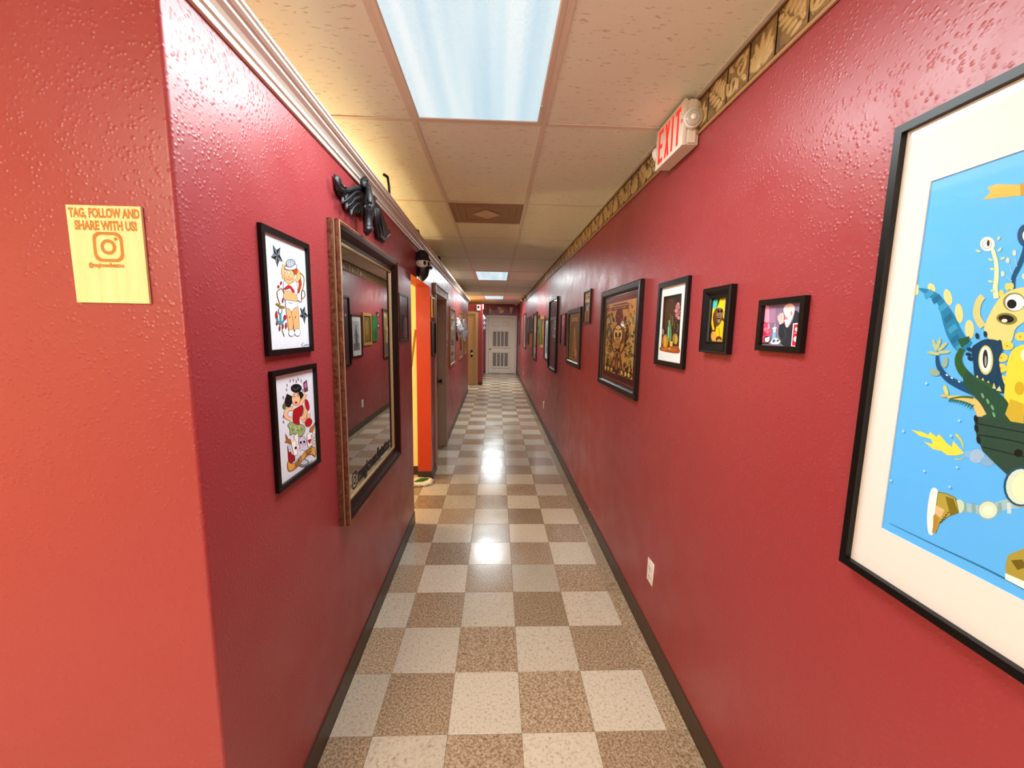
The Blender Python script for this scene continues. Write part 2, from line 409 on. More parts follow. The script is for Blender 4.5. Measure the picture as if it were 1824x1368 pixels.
# ---- ceiling: slab, panels, tees
b = MB(); b.box(XYZ, -3.35, 1.0, -3.2, 15.75, CEIL+.035, CEIL+.15)
ceil = struct(b, 'ceiling', M_CEIL)
b = MB(); b.box(XYZ, -3.3, TX[0], -3.1, 15.5, CEIL+.002, CEIL+.018); b.box(XYZ, TX[0], .84, -3.1, TY0-TDY, CEIL+.002, CEIL+.018)
b.build('panel_field', M_CEIL, ceil)
PM = {}
def panel(x0, x1, y0, y1):
    key = (round(x1-x0, 3), round(y1-y0, 3))
    if key not in PM:
        q = MB(); hx, hy = (x1-x0)/2-.001, (y1-y0)/2-.001; q.box(XYZ, -hx, hx, -hy, hy, .002, .018); PM[key] = q.build('ceiling_panel', M_CEIL, ceil); o = PM[key]
    else: o = PM[key].copy(); COL.objects.link(o); o.parent = ceil
    o.location = ((x0+x1)/2, (y0+y1)/2, CEIL+R.uniform(0, .0015)); o.rotation_euler = (R.uniform(-1, 1)*.0008, R.uniform(-1, 1)*.001, 0)
LIGHTROWS = (-1, 4, 8)
for k in range(-1, 12):
    y0 = TY0+k*TDY; y1 = min(y0+TDY, 15.54)
    if y1-y0 < .05: continue
    panel(TX[0], TX[1], y0, y1); panel(TX[2], .828, y0, y1)
    if k in LIGHTROWS: continue
    if k == 1: panel(TX[1], TX[2], y0+.6096, y1)
    else: panel(TX[1], TX[2], y0, y1)
def tee(b, x0, x1, y0, y1, d=.0):
    b.box(XYZ, x0, x1, y0, y1, CEIL-.0025-d, CEIL+.002)
for x in TX:
    b = MB(); tee(b, x-.012, x+.012, TY0-TDY, 15.54); b.build('main_tee', M_TEE, ceil)
for k in range(-1, 12):
    y = TY0+k*TDY
    if y > 15.5: break
    for x0, x1 in ((TX[0], TX[1]), (TX[1], TX[2]), (TX[2], .828)):
        b = MB(); tee(b, x0+.012, x1-.012, y-.012, y+.012, -.0006); b.build('cross_tee', M_TEE, ceil)
b = MB(); tee(b, TX[1]+.012, TX[2]-.012, TY0+TDY+.6096-.012, TY0+TDY+.6096+.012, -.0006); b.build('cross_tee', M_TEE, ceil)
b = MB(); b.extrude(RW, [(0, CEIL-.003), (.02, CEIL-.003), (.02, CEIL+.002), (0, CEIL+.002)], TY0-TDY, 15.5); b.build('wall_angle', M_TEE, ceil)

# ---- wallpaper-like carved border on top of the right wall
b = MB(); b.box(RW, -3.0, 12.4, 2.466, 2.613, 0, .003)
M_BDARK = pmat('border_groove', '#2e180c', .6)
border = struct(b, 'trim_2', M_BDARK)
M_BTAN = pmat('border_bead', '#a57c4e', .45)
def btile_mat():
    m = pmat('border_panel', '#86683c', .45); t = NT(m); p = t.pos()
    n = t.noise(p, 22, 3, .6); t.link(t.ramp(n, [(.3, '#523c20'), (.5, '#7a5e36'), (.7, '#967a48')]), t.b.inputs['Base Color']); return m
M_BT = btile_mat(); M_BLEAF = pmat('border_leaf', '#b99c66', .4)
b = MB(); b.extrude(RW, [(.003, 2.466), (.009, 2.467), (.011, 2.472), (.009, 2.479), (.003, 2.480)], -3.0, 12.4); b.build('bead', M_BTAN, border)
b = MB(); b.extrude(RW, [(.003, 2.604), (.007, 2.605), (.007, 2.611), (.003, 2.613)], -3.0, 12.4); b.build('bead', pmat('border_top', '#6a4a28', .5), border)
def petal(cx, cy, ang, ln, wd, k=10):
    out = []
    for i in range(k):
        t = 2*PI*i/k; x = ln*.5*(1+math.cos(t)); y = wd*.5*math.sin(t)*(1-.35*math.cos(t))
        out.append((cx+x*math.cos(ang)-y*math.sin(ang), cy+x*math.sin(ang)+y*math.cos(ang)))
    return out
PW, PH = .132, .118
def leafset(kind):
    q = MB(); G = lambda u, v, n: Vector((-n, u, v))
    if kind == 0:
        for i in range(7): q.relief(G, petal(.0, -.048, PI*(.09+.137*i), .056+.044*math.sin(PI*(.09+.137*i)), .026), .004, .011, .5)
        q.relief(G, petal(-.055, -.045, PI*.42, .06, .02), .004, .010, .5); q.relief(G, petal(.055, -.045, PI*.58, .06, .02), .004, .010, .5)
    elif kind == 1:
        for cx, cy, s0 in ((-.02, .012, 1), (.025, -.02, -1)):
            pts = []; rr = []
            for i in range(22):
                t = i/21; a = s0*(t*4.2*PI/1.6)+.6; r = .036*(1-t*.82); pts.append(G(cx+r*math.cos(a), cy+r*math.sin(a), .006)); rr.append(.008*(1-.55*t))
            q.tube(pts, rr, 6)
        for a, x, y in ((.8, -.055, -.045), (2.3, .055, -.05), (-.7, -.058, .05), (3.8, .058, .05), (1.6, 0, -.052)): q.relief(G, petal(x, y, a, .045, .02), .004, .010, .5)
    else:
        q.tube([G(-.05+.1*i/8, -.04+.085*i/8+.012*math.sin(i), .005) for i in range(9)], [.006-.0004*i for i in range(9)], 6)
        for i in range(5):
            x, y = -.045+.02*i, -.036+.017*i
            q.relief(G, petal(x, y, 2.1+.1*i, .055, .022), .004, .0105, .5); q.relief(G, petal(x, y, -.35+.1*i, .05, .02), .004, .0105, .5)
    for v in q.v: v.y = max(-.057, min(.057, v.y)); v.z = max(-.055, min(.055, v.z))
    return q
base_tile = None; leaves = {}
yb = .0; i = 0
u = 1.3125-PW/2-PW*14
while u < 12.3:
    p = RW(u, 2.542, 0)
    if base_tile is None:
        q = MB(); G = lambda a, v, n: Vector((-n, a, v)); q.relief(G, [(-PW/2+.005, -PH/2+.002), (PW/2-.005, -PH/2+.002), (PW/2-.005, PH/2-.002), (-PW/2+.005, PH/2-.002)], .003, .0065, .985)
        base_tile = q.build('border_tile', M_BT, border); t_ = base_tile
    else: t_ = base_tile.copy(); COL.objects.link(t_); t_.parent = border
    t_.location = p
    kd = (0, 1, 2)[i % 3]
    if u > -.3 and u < 7.0:
        if kd not in leaves:
            o = leafset(kd).build('leaf_relief', M_BLEAF, None, origin=(0, 0, 0)); o.parent = t_; leaves[kd] = o
        else: o = leaves[kd].copy(); COL.objects.link(o); o.parent = t_
        o.location = (0, 0, 0)
    u += PW; i += 1

# ================================================================== DOORS
# door_1 : closed door set back in the left wall
d1 = tag(thing('door_1', LW(5.18, 0, -.1), None, None), kind='structure')
b = MB(); b.box(LW, 4.70, 5.66, .01, 2.04, -.135, -.10); dl = b.build('door_leaf', M_TAUPE, d1)
b = MB()
for v0, v1 in ((.2, .85), (1.0, 1.85)):
    for u0, u1 in ((4.82, 5.12), (5.24, 5.54)): b.sweep_rect(LW, u0, u1, v0, v1, [(0, -.101), (0, -.094), (.02, -.094), (.03, -.101)])
b.build('panel_moulding', M_TAUPE, dl)
for u0, u1 in ((4.68, 4.70), (5.66, 5.68)):
    b = MB(); b.box(LW, u0, u1, 0, 2.05, -.15, .004); b.build('jamb', M_TAUPE, d1)
b = MB(); b.box(LW, 4.68, 5.68, 2.03, 2.05, -.15, .004); b.build('jamb', M_TAUPE, d1)
for u0, u1 in ((4.625, 4.69), (5.67, 5.735)):
    b = MB(); b.box(LW, u0, u1, 0, 2.055, .0005, .018); b.build('casing', M_TAUPE, d1)
b = MB(); b.box(LW, 4.56, 5.80, 2.045, 2.065, .0005, .03); b.box(LW, 4.56, 5.80, 2.135, 2.15, .0005, .035); b.box(LW, 4.56, 4.62, 2.065, 2.135, .0005, .028); b.box(LW, 5.74, 5.80, 2.065, 2.135, .0005, .028); b.box(LW, 4.62, 5.74, 2.065, 2.135, .0005, .006)
hd = b.build('header', M_TAUPE, d1)
for i in range(6):
    b = MB(); v = 2.07+.0108*i; b.prism(lambda n, v_, u_: LW(u_, v_, n), [(.006, v), (.024, v+.003), (.024, v+.007), (.006, v+.0095)], 4.62, 5.74); b.build('slat', M_TRIMW, hd)
b = MB(); b.lathe(LW(5.585, .94, -.10), (1, 0, 0), [(.03, 0), (.03, .006), (.012, .01), (.012, .03), (.028, .04), (.03, .052), (.022, .062), (.002, .064)]); b.build('knob', pmat('dark_bronze', '#3a2018', .3, metal=.6), d1)
b = MB(); b.box(LW, 5.56, 5.61, .80, 1.10, -.10, -.097); b.build('lock_plate', pmat('dark_bronze', '#3a2018', .3), d1)

# door_2 : tan door in the recess
d2 = tag(thing('door_2', KW(-1.0, 0, 0), None, None), kind='structure')
b = MB(); b.box(KW, -1.40, -.62, .01, 2.11, -.06, -.02); dl = b.build('door_leaf', M_TAN, d2)
b = MB()
for v0, v1 in ((.2, .85), (1.05, 1.95)):
    for u0, u1 in ((-1.3, -1.06), (-.96, -.72)): b.sweep_rect(KW, u0, u1, v0, v1, [(0, -.021), (0, -.015), (.015, -.015), (.025, -.021)])
b.build('panel_moulding', M_TAN, dl)
for u0, u1 in ((-1.47, -1.40), (-.63, -.556)):
    b = MB(); b.box(KW, u0, u1, 0, 2.18, -.08, .015); b.build('casing', M_TAN, d2)
b = MB(); b.box(KW, -1.40, -.63, 2.11, 2.18, -.08, .015); b.build('casing', M_TAN, d2)
b = MB(); b.box(KW, -.775, -.715, .84, 1.05, -.02, -.014); b.build('lock_plate', M_BLACK, d2)
b = MB(); b.lathe(KW(-.735, .94, -.014), (0, -1, 0), [(.014, 0), (.014, .025), (.03, .035), (.03, .055), (.018, .065), (.002, .066)]); b.build('knob', M_SILVER, d2)

# door_3 : white panelled door with two return grilles at the end
d3 = tag(thing('door_3', EW(.19, 0, 0), None, None), kind='structure')
b = MB(); b.box(EW, -.315, .70, .012, 2.10, .002, .02); dl = b.build('door_leaf', M_DOORW, d3)
for u0, u1 in ((-.415, -.322), (.707, .752)):
    b = MB(); b.box(EW, u0, u1, 0, 2.2, .0005, .03); b.box(EW, u0+.01, u1-.02, 0, 2.19, .03, .036); b.build('casing', M_DOORW, d3)
b = MB(); b.box(EW, -.322, .707, 2.107, 2.2, .0005, .03); b.box(EW, -.322, .707, 2.13, 2.185, .03, .036); b.build('casing', M_DOORW, d3)
for u0, u1 in ((-.21, .085), (.19, .475)):
    b = MB(); b.sweep_rect(EW, u0, u1, 1.79, 1.985, [(0, .02), (.0, .036), (.018, .036), (.03, .021)]); b.box(EW, u0+.05, u1-.05, 1.84, 1.935, .02, .034); b.build('door_panel', M_DOORW, dl)
for v0, v1 in ((.98, 1.64), (.215, .84)):
    b = MB(); b.sweep_rect(EW, -.20, .485, v0, v1, [(0, .02), (0, .046), (.03, .046), (.06, .022)]); g = b.build('return_grille', M_DOORW, dl)
    b = MB(); b.box(EW, -.14, .425, v0+.06, v1-.06, .0205, .0215); b.build('grille_back', M_GREY, dl)
    for i in range(1, 4):
        b = MB(); x = -.14+.565*i/4; b.box(EW, x-.016, x+.016, v0+.06, v1-.06, .022, .034); b.build('grille_bar', M_DOORW, dl)
    for i in range(18):
        b = MB(); z = v0+.075+(v1-v0-.15)*i/17; b.box(EW, -.14, .425, z-.004, z+.004, .0216, .027); b.build('slat', M_GREY, dl)
b = MB(); b.lathe(EW(-.25, .94, .02), (0, -1, 0), [(.028, 0), (.028, .006), (.012, .01), (.012, .03), (.028, .045), (.026, .06), (.003, .066)]); b.build('knob', M_BRASS, d3)
b = MB(); b.box(EW, .03, .245, 1.683, 1.715, .02, .035); b.box(EW, .03, .09, 1.665, 1.72, .02, .05); b.build('door_latch', M_WHITE, d3)
for z in (.25, 1.05, 1.85):
    b = MB(); b.box(EW, .697, .712, z-.05, z+.05, .0205, .034); b.build('hinge', M_SILVER, d3)

# ================================================================== CEILING FIXTURES
for k, lb in ((-1, 'near'), (4, 'mid'), (8, 'far')):
    yc = TY0+TDY*(k+.5)
    t = thing('ceiling_light', (-.096, yc, CEIL-.012), {'near': 'large bluish white fluorescent ceiling panel nearest the viewer with prismatic lens', 'mid': 'middle of the three lit ceiling panels, halfway down the corridor', 'far': 'farthest lit ceiling panel, just before the end door'}[lb], 'ceiling light', 'fluorescent ceiling panels')
    b = MB(); b.sweep_rect(lambda u, v, n: Vector((-.096+u, yc+v, CEIL-n)), -.293, .293, -.597, .597, [(0, -.03), (0, .004), (.016, .006), (.022, .002), (.022, -.03)]); b.build('fixture_frame', M_TEE, t)
    b = MB(); b.box(XYZ, -.096-.272, -.096+.272, yc-.576, yc+.576, CEIL-.003, CEIL+.001); b.build('lens', M_LENS, t)
    b = MB(); b.box(XYZ, .176, .186, yc+.43, yc+.47, CEIL-.012, CEIL-.004); b.build('latch', M_TRIMW, t)
yv = TY0+TDY
t = thing('ceiling_vent', (-.096, yv+.305, CEIL), 'dark taupe square ceiling vent with a pale diamond plate', 'ceiling vent')
b = MB(); b.box(XYZ, TX[1]+.012, TX[2]-.012, yv+.012, yv+.598, CEIL+.002, CEIL+.016); b.build('vent_panel', pmat('vent_taupe', '#9c8468', .6), t)
b = MB()
for s0 in (.29, .24, .19): b.sweep_rect(lambda u, v, n: Vector((-.096+u, yv+.305+v, CEIL+.002-n)), -s0, s0, -s0, s0, [(0, 0), (.0, .003), (.012, .005), (.014, 0)])
b.build('louvre', pmat('vent_taupe', '#9c8468', .6), t)
b = MB(); b.prism(XYZ, [(-.096-.118, yv+.305), (-.096, yv+.305-.125), (-.096+.118, yv+.305), (-.096, yv+.305+.125)], CEIL-.006, CEIL-.001); b.build('diamond_plate', pmat('vent_plate', '#cdb698', .5), t)
t = thing('dome_camera', (.68, 14.9, CEIL-.06), 'small white dome on the ceiling by the end wall corner', 'camera')
b = MB(); b.lathe((.68, 14.9, CEIL-.003), (0, 0, -1), [(.055, 0), (.055, .02), (.045, .025)]); b.build('mount', M_WHITE, t)
b = MB(); b.ell((.68, 14.9, CEIL-.03), (.045, 0, 0), (0, .045, 0), (0, 0, .045)); b.build('dome', M_WHITE, t)

# ---- exit sign on the right wall
t = thing('exit_sign', RW(1.91, 2.42, 0), 'white exit sign with red letters and two lamp heads', 'exit sign')
eu0, eu1, ev0, ev1, en = 1.775, 2.065, 2.425, 2.603, .072
b = MB(); b.box(RW, eu0+.006, eu1-.006, ev0+.004, ev1-.004, .004, en-.012); b.box(RW, eu0, eu1, ev0, ev1, en-.012, en); b.box(RW, eu0-.004, eu0+.008, ev0+.008, ev1-.004, .02, .05); b.build('housing', pmat('sign_ivory', '#e4dccb', .4), t)
M_EXIT = pmat('exit_red', '#d8232a', .4, emit='#ff2418', es=1.1)
def seg_letters(b, F, u_start, hgt, v0, word, n0, n1):
    w = hgt*.36; st = hgt*.13; x = u_start
    def bar(x0, y0, x1, y1):
        d = Vector((x1-x0, y1-y0)); L = d.length; d /= L; p = Vector((-d.y, d.x))*st/2
        pts = [Vector((x0, y0))+p, Vector((x1, y1))+p, Vector((x1, y1))-p, Vector((x0, y0))-p]
        b.prism(F, [(x-q.x, v0+q.y) for q in pts], n0, n1)
    for ch in word:
        if ch == 'E':
            bar(st/2, 0, st/2, hgt); bar(0, st/2, w, st/2); bar(0, hgt-st/2, w, hgt-st/2); bar(0, hgt/2, w*.85, hgt/2)
        if ch == 'X': bar(st/2, 0, w-st/2, hgt); bar(w-st/2, 0, st/2, hgt)
        if ch == 'I': bar(st/2, 0, st/2, hgt)
        if ch == 'T': bar(w/2, 0, w/2, hgt); bar(0, hgt-st/2, w, hgt-st/2)
        x -= (st if ch == 'I' else w)+hgt*.13
b = MB(); seg_letters(b, RW, 2.035, .145, 2.442, 'EXIT', en, en+.0008); b.build('lettering', M_EXIT, t)
b = MB(); b.prism(RW, [(1.797, 2.512), (1.781, 2.524), (1.797, 2.536)], en, en+.0008); b.build('arrow', M_EXIT, t)
for uu, dr in ((1.752, -1), (2.092, 1)):
    c = RW(uu, 2.515, .045)
    b = MB(); b.lathe(c, Vector((-.35, .94*dr, -.1)) if dr > 0 else Vector((-.25, -.95, -.1)), [(.008, -.03), (.03, -.022), (.036, -.005), (.036, .01), (.034, .014), (.0, .014)], 18); hd = b.build('lamp_head', M_WHITE, t)
    ax = (Vector((-.35, .94, -.1)) if dr > 0 else Vector((-.25, -.95, -.1))).normalized()
    b = MB(); b.lathe(c+ax*.0145, ax, [(.031, 0), (.029, .004), (.02, .007), (.0, .008)], 18); b.build('lens', pmat('lamp_glass', '#b9b4a2', .15), hd)
    b = MB(); b.lathe(c+ax*.0225, ax, [(.012, 0), (.01, .003), (0, .004)], 12); b.build('bulb', pmat('bulb_glass', '#efe9d8', .2), hd)
    b = MB(); b.tube([RW(uu-dr*.012, 2.515, .035), RW(uu-dr*.03, 2.515, .035)], .011); b.build('swivel', M_WHITE, hd)

# ---- brass wall spotlight far right
t = thing('wall_spotlight', RW(11.45, 2.44, 0), 'small brass twin spotlight high on the far right wall', 'light')
b = MB(); b.box(RW, 11.38, 11.52, 2.53, 2.61, .004, .06); b.build('mount', M_BRASS, t)
for du, dv in ((-.05, -.02), (.06, .0)):
    c = RW(11.45+du, 2.52+dv, .10)
    b = MB(); b.lathe(c, (-.3, -.4, -.8), [(.018, -.05), (.03, -.03), (.042, .03), (.042, .05), (.002, .05)]); h = b.build('spot_head', M_BRASS, t)
    b = MB(); b.lathe(c, (-.3, -.4, -.8), [(.036, .051), (.03, .058), (.002, .062)]); b.build('lens', M_WHITE, h)

# ================================================================== FLAT PRINTS
def catmull(pts, closed=True, k=5):
    out = []; n = len(pts)
    for i in range(n if closed else n-1):
        g = lambda j: pts[j % n] if closed else pts[max(0, min(n-1, j))]
        p0, p1, p2, p3 = g(i-1), g(i), g(i+1), g(i+2)
        for s in range(k):
            t = s/k; t2, t3 = t*t, t*t*t
            out.append(tuple(.5*((2*p1[a])+(-p0[a]+p2[a])*t+(2*p0[a]-5*p1[a]+4*p2[a]-p3[a])*t2+(-p0[a]+3*p1[a]-3*p2[a]+p3[a])*t3) for a in (0, 1)))
    if not closed: out.append(tuple(pts[-1]))
    return out
class Art:
    """flat printed picture: coloured shapes in stacked layers a few hundredths of a millimetre apart"""
    def __init__(s, F, n, g=lambda x, y: (x, y), dn=.000012): s.F = F; s.n = n; s.g = g; s.mb = MB(); s.k = 0; s.dn = dn
    def raw(s, pts, col):
        idx = [s.mb.vert(s.F(u, v, s.n+s.k*s.dn)) for u, v in pts]; s.mb.face(idx, 0, hexc(col)); s.k += 1
    def rect(s, u0, u1, v0, v1, col): s.raw([(u0, v0), (u1, v0), (u1, v1), (u0, v1)], col)
    def poly(s, pts, col, smooth=False, out=None, w=4):
        if smooth: pts = catmull(pts)
        s.raw([s.g(*p) for p in pts], col)
        if out: s.line(list(pts)+[pts[0]], out, w, smooth=False)
    def ell(s, cx, cy, rx, ry, col, out=None, w=4, ang=0, k=20):
        c, d = math.cos(ang), math.sin(ang)
        s.poly([(cx+rx*math.cos(2*PI*i/k)*c-ry*math.sin(2*PI*i/k)*d, cy+rx*math.cos(2*PI*i/k)*d+ry*math.sin(2*PI*i/k)*c) for i in range(k)], col, False, out, w)
    def line(s, pts, col, w, w2=None, smooth=True):
        if smooth and len(pts) > 2: pts = catmull(pts, False, 4)
        w2 = w if w2 is None else w2; A = []; B = []; n = len(pts)
        for i, p in enumerate(pts):
            a, b = pts[max(0, i-1)], pts[min(n-1, i+1)]; dx, dy = b[0]-a[0], b[1]-a[1]; L = math.hypot(dx, dy) or 1
            h = (w+(w2-w)*i/(n-1))/2; A.append((p[0]-dy/L*h, p[1]+dx/L*h)); B.append((p[0]+dy/L*h, p[1]-dx/L*h))
        ia = [s.mb.vert(s.F(*s.g(*q), s.n+s.k*s.dn)) for q in A]; ib = [s.mb.vert(s.F(*s.g(*q), s.n+s.k*s.dn)) for q in B]
        for i in range(n-1): s.mb.face((ia[i], ia[i+1], ib[i+1], ib[i]), 0, hexc(col))
        s.k += 1
    def star(s, tips, dark, lite):
        cx = sum(p[0] for p in tips)/5; cy = sum(p[1] for p in tips)/5
        for i in range(5):
            t = tips[i]
            for j, c in ((i-1, dark), (i+1, lite)):
                q = tips[j % 5]; m = (cx+((t[0]+q[0])/2-cx)*.6, cy+((t[1]+q[1])/2-cy)*.6); s.poly([t, m, (cx, cy)], c)
        ring = []
        for i in range(5):
            t, q = tips[i], tips[(i+1) % 5]; ring += [t, (cx+((t[0]+q[0])/2-cx)*.6, cy+((t[1]+q[1])/2-cy)*.6)]
        s.line(ring+[ring[0]], '#1a1a1e', 3, smooth=False)
    def build(s, parent, name='print'): return s.mb.build(name, M_ART, parent, recalc=False)
def text_mb(F, body, u0, v0, size, n0, n1, sgn=1, ang=0, bold=.0, sx=1.0, tilt=0, align='LEFT', mb=None):
    cu = bpy.data.curves.new('t', 'FONT'); cu.body = body; cu.size = size; cu.offset = bold*size; cu.align_x = align; cu.resolution_u = 3
    ob = bpy.data.objects.new('t', cu); COL.objects.link(ob)
    dg = bpy.context.evaluated_depsgraph_get(); me = bpy.data.meshes.new_from_object(ob.evaluated_get(dg))
    q = mb or MB(); off = len(q.v); c, s = math.cos(ang), math.sin(ang)
    for v in me.vertices:
        x, y = v.co.x*sx+v.co.y*tilt, v.co.y; x, y = x*c-y*s, x*s+y*c
        q.vert(F(u0+sgn*x, v0+y, n1))
    for p in me.polygons: q.face([off+i for i in p.vertices], 0)
    bpy.data.objects.remove(ob, do_unlink=True); bpy.data.curves.remove(cu); bpy.data.meshes.remove(me)
    return q
def facewise(o):     # make sure flat print faces have normals towards the corridor; Cycles shades both sides anyway
    return o

FLAT = lambda d, fw: [(0, .0005), (0, d), (fw, d), (fw, .0005)]
def framed(F, u0, u1, v0, v1, fw, d, label, mat=M_BLACK, prof=None, pmats=None, name='framed_print', group='framed pictures on the right wall', mat_ring=None, glass=True, back=.004, matcol=None, cat='picture'):
    t = thing(name, F((u0+u1)/2, v0, 0), label, cat, group)
    b = MB(); b.sweep_rect(F, u0, u1, v0, v1, prof or FLAT(d, fw), pmats); b.build('frame', mat, t)
    i = prof[-1][0] if prof else fw
    b = MB(); b.box(F, u0+i-.002, u1-i+.002, v0+i-.002, v1-i+.002, .0008, back); b.build('backing', matcol or M_MATB, t)
    if glass:
        b = MB(); b.box(F, u0+i-.001, u1-i+.001, v0+i-.001, v1-i+.001, back+.0045, back+.0055); b.build('glass', M_PANE, t)
    return t
def ring(F, u0, u1, v0, v1, iu0, iu1, iv0, iv1, n0, n1):
    b = MB(); A = [(u0, v0), (u1, v0), (u1, v1), (u0, v1)]; B = [(iu0, iv0), (iu1, iv0), (iu1, iv1), (iu0, iv1)]
    L = [[b.vert(F(p[0], p[1], n)) for p in q] for q, n in ((A, n0), (A, n1), (B, n1), (B, n0))]
    for j in range(4):
        P, Q = L[j], L[(j+1) % 4]
        for i in range(4): b.face((P[i], P[(i+1) % 4], Q[(i+1) % 4], Q[i]))
    return b

# ================================================================== LEFT WALL THINGS
# ---- small wooden sign on the wall towards the lobby
t = thing('wooden_sign', NW(-.805, 1.692, 0), 'pale plywood square sign with engraved brown lettering and camera emblem', 'sign')
def ply():
    m = pmat('birch_ply', '#efd394', .6); q = NT(m); n = q.noise(q.pos((60, 60, 6)), 1, 3); q.link(q.ramp(n, [(.3, '#ecd094'), (.7, '#f6dfa8')]), q.b.inputs['Base Color']); return m
M_PLY = ply(); M_BURN = pmat('engraved_brown', '#b07a2c', .7)
b = MB(); b.box(NW, -.879, -.732, 1.692, 1.887, .0005, .006); b.build('board', M_PLY, t)
for wd, u_, v_, sz, sx_, bo in (('TAG, FOLLOW AND', -.8745, 1.8640, .0245, .625, .05), ('SHARE WITH US!', -.8655, 1.8395, .0245, .665, .05), ('@magicneedletattoo', -.8465, 1.7650, .0120, .70, .045)):
    text_mb(NW, wd, u_, v_, sz, 0, .0063, 1, 0, bo, sx_).build('lettering', M_BURN, t)
def camera_logo(F, cu, cv, hw, hh, n, sg, lw=.13):
    q = MB()
    def rr(x, y, r, k=5):
        out = []
        for cx, cy, a0 in ((x-r, y-r, 0), (-x+r, y-r, PI/2), (-x+r, -y+r, PI), (x-r, -y+r, 1.5*PI)):
            for i in range(k+1): a = a0+PI/2*i/k; out.append((cx+r*math.cos(a), cy+r*math.sin(a)))
        return out
    def band(A, B):
        ia = [q.vert(F(cu+sg*p[0]*hw, cv+p[1]*hh, n)) for p in A]; ib = [q.vert(F(cu+sg*p[0]*hw, cv+p[1]*hh, n)) for p in B]; k = len(A)
        for i in range(k): q.face((ia[i], ia[(i+1) % k], ib[(i+1) % k], ib[i]))
    circ = lambda r, cx=0, cy=0: [(cx+r*math.cos(2*PI*i/24), cy+r*math.sin(2*PI*i/24)) for i in range(24)]
    band(rr(1, 1, .5), rr(1-lw*1.2, 1-lw*1.2, .42)); band(circ(.52), circ(.52-lw*1.3))
    q.face([q.vert(F(cu+sg*p[0]*hw, cv+p[1]*hh, n)) for p in circ(.12, .54, .54)])
    return q
camera_logo(NW, -.8035, 1.8055, .0300, .0300, .0063, 1, .17).build('camera_emblem', M_BURN, t)

# ---- sailor print
GA = 'tattoo flash prints in black frames'
t = framed(LW, 1.195, 1.492, 1.563, 1.933, .017, .013, 'black framed print of a sailor figure with two black stars, upper of two', group=GA, glass=False, matcol=M_PAPER)
A = Art(LW, .0042, pxL(440, 380, 5.064, .005)); SK, OUT = '#e6b684', '#3a2a22'
A.star([(235, 285), (303, 306), (325, 437), (277, 488), (218, 395)], '#0c0d10', '#7d828c')
A.star([(522, 840), (553, 928), (523, 1000), (479, 928), (480, 850)], '#0c0d10', '#7d828c')
A.line([(482, 535), (515, 580), (510, 660), (492, 720), (500, 770), (523, 745), (515, 700), (495, 705), (490, 800), (450, 775)], '#8f7350', 9)
A.line([(300, 820), (278, 760), (275, 705), (315, 680), (345, 735), (395, 750), (405, 775)], '#8a6c45', 10)
A.line([(328, 960), (318, 1040), (338, 1112)], '#8a7a66', 9)
A.line([(465, 560), (482, 640), (462, 720)], '#b0521c', 34, 20)
A.line([(340, 460), (326, 520), (338, 595)], OUT, 32); A.line([(340, 460), (326, 520), (338, 595)], SK, 26)
A.line([(448, 512), (470, 570), (440, 615)], OUT, 38); A.line([(448, 512), (470, 570), (440, 615)], SK, 32)
A.ell(410, 520, 52, 42, '#b8591f')
A.poly([(332, 608), (380, 640), (445, 615), (452, 740), (395, 705), (338, 712)], '#e2e5ec', True, '#6a6d78', 5)
A.poly([(338, 710), (395, 703), (448, 738), (447, 800), (343, 785)], SK, True, OUT, 3)
A.ell(382, 572, 46, 66, SK, OUT, 3)
A.ell(350, 585, 11, 10, '#ea9a8a'); A.ell(408, 588, 11, 10, '#ea9a8a')
for x in (368, 400): A.ell(x, 540, 9, 12, '#ffffff'); A.ell(x, 541, 5, 9, '#28424a')
A.line([(358, 590), (380, 604), (398, 588)], '#a8352a', 5); A.line([(378, 560), (374, 574), (384, 576)], OUT, 3)
A.ell(394, 452, 40, 38, '#b9bdc8', '#24262c', 6)
for x in (372, 394, 418): A.line([(394, 418), (x, 450), (x, 485)], '#8a8d96', 4)
A.poly([(345, 476), (395, 486), (440, 458), (444, 498), (400, 512), (348, 504)], '#e4e7ee', True, '#24262c', 6)
A.poly([(328, 682), (372, 645), (398, 656), (432, 704), (422, 720), (386, 676), (346, 692)], '#c22335', False, '#5a1018', 3)
for P_ in ([(352, 845), (402, 880), (416, 960), (412, 1058), (378, 1056), (366, 960)], [(402, 880), (458, 845), (470, 960), (468, 1052), (428, 1056), (414, 960)]): A.poly(P_, SK, True, OUT, 3)
A.ell(384, 938, 5, 9, '#7a4a30'); A.ell(436, 938, 5, 9, '#7a4a30')
A.poly([(345, 780), (455, 795), (458, 845), (430, 852), (405, 888), (378, 862), (350, 852)], '#e2e5ec', False, '#5a5d68', 5)
A.line([(372, 800), (390, 812), (412, 808)], '#555', 5)
A.ell(403, 1078, 27, 30, '#f3f3f5', '#666a74', 4); A.ell(456, 1074, 26, 33, '#f3f3f5', '#666a74', 4)
A.ell(300, 880, 20, 32, '#6c7f86'); A.ell(300, 880, 11, 20, '#eef1f5')
A.line([(302, 900), (304, 985)], '#5d9aa4', 18); A.line([(268, 925), (282, 980), (312, 995), (345, 935)], '#5d9aa4', 18)
A.line([(262, 812), (300, 838), (340, 850)], '#9a7c2e', 20)
for x, y, rx, ry in ((266, 915, 10, 34), (342, 940, 13, 24), (270, 990, 7, 20), (295, 1036, 7, 24), (325, 1020, 6, 20), (352, 1012, 8, 28), (284, 660, 10, 13), (307, 628, 8, 15), (323, 785, 6, 22)): A.ell(x, y, rx, ry, '#b52a3a', '#5a1a22', 2)
A.line([(512, 1165), (494, 1180), (502, 1198), (520, 1190), (528, 1178), (532, 1192), (545, 1180), (550, 1190), (566, 1178)], '#333', 3)
A.build(t)
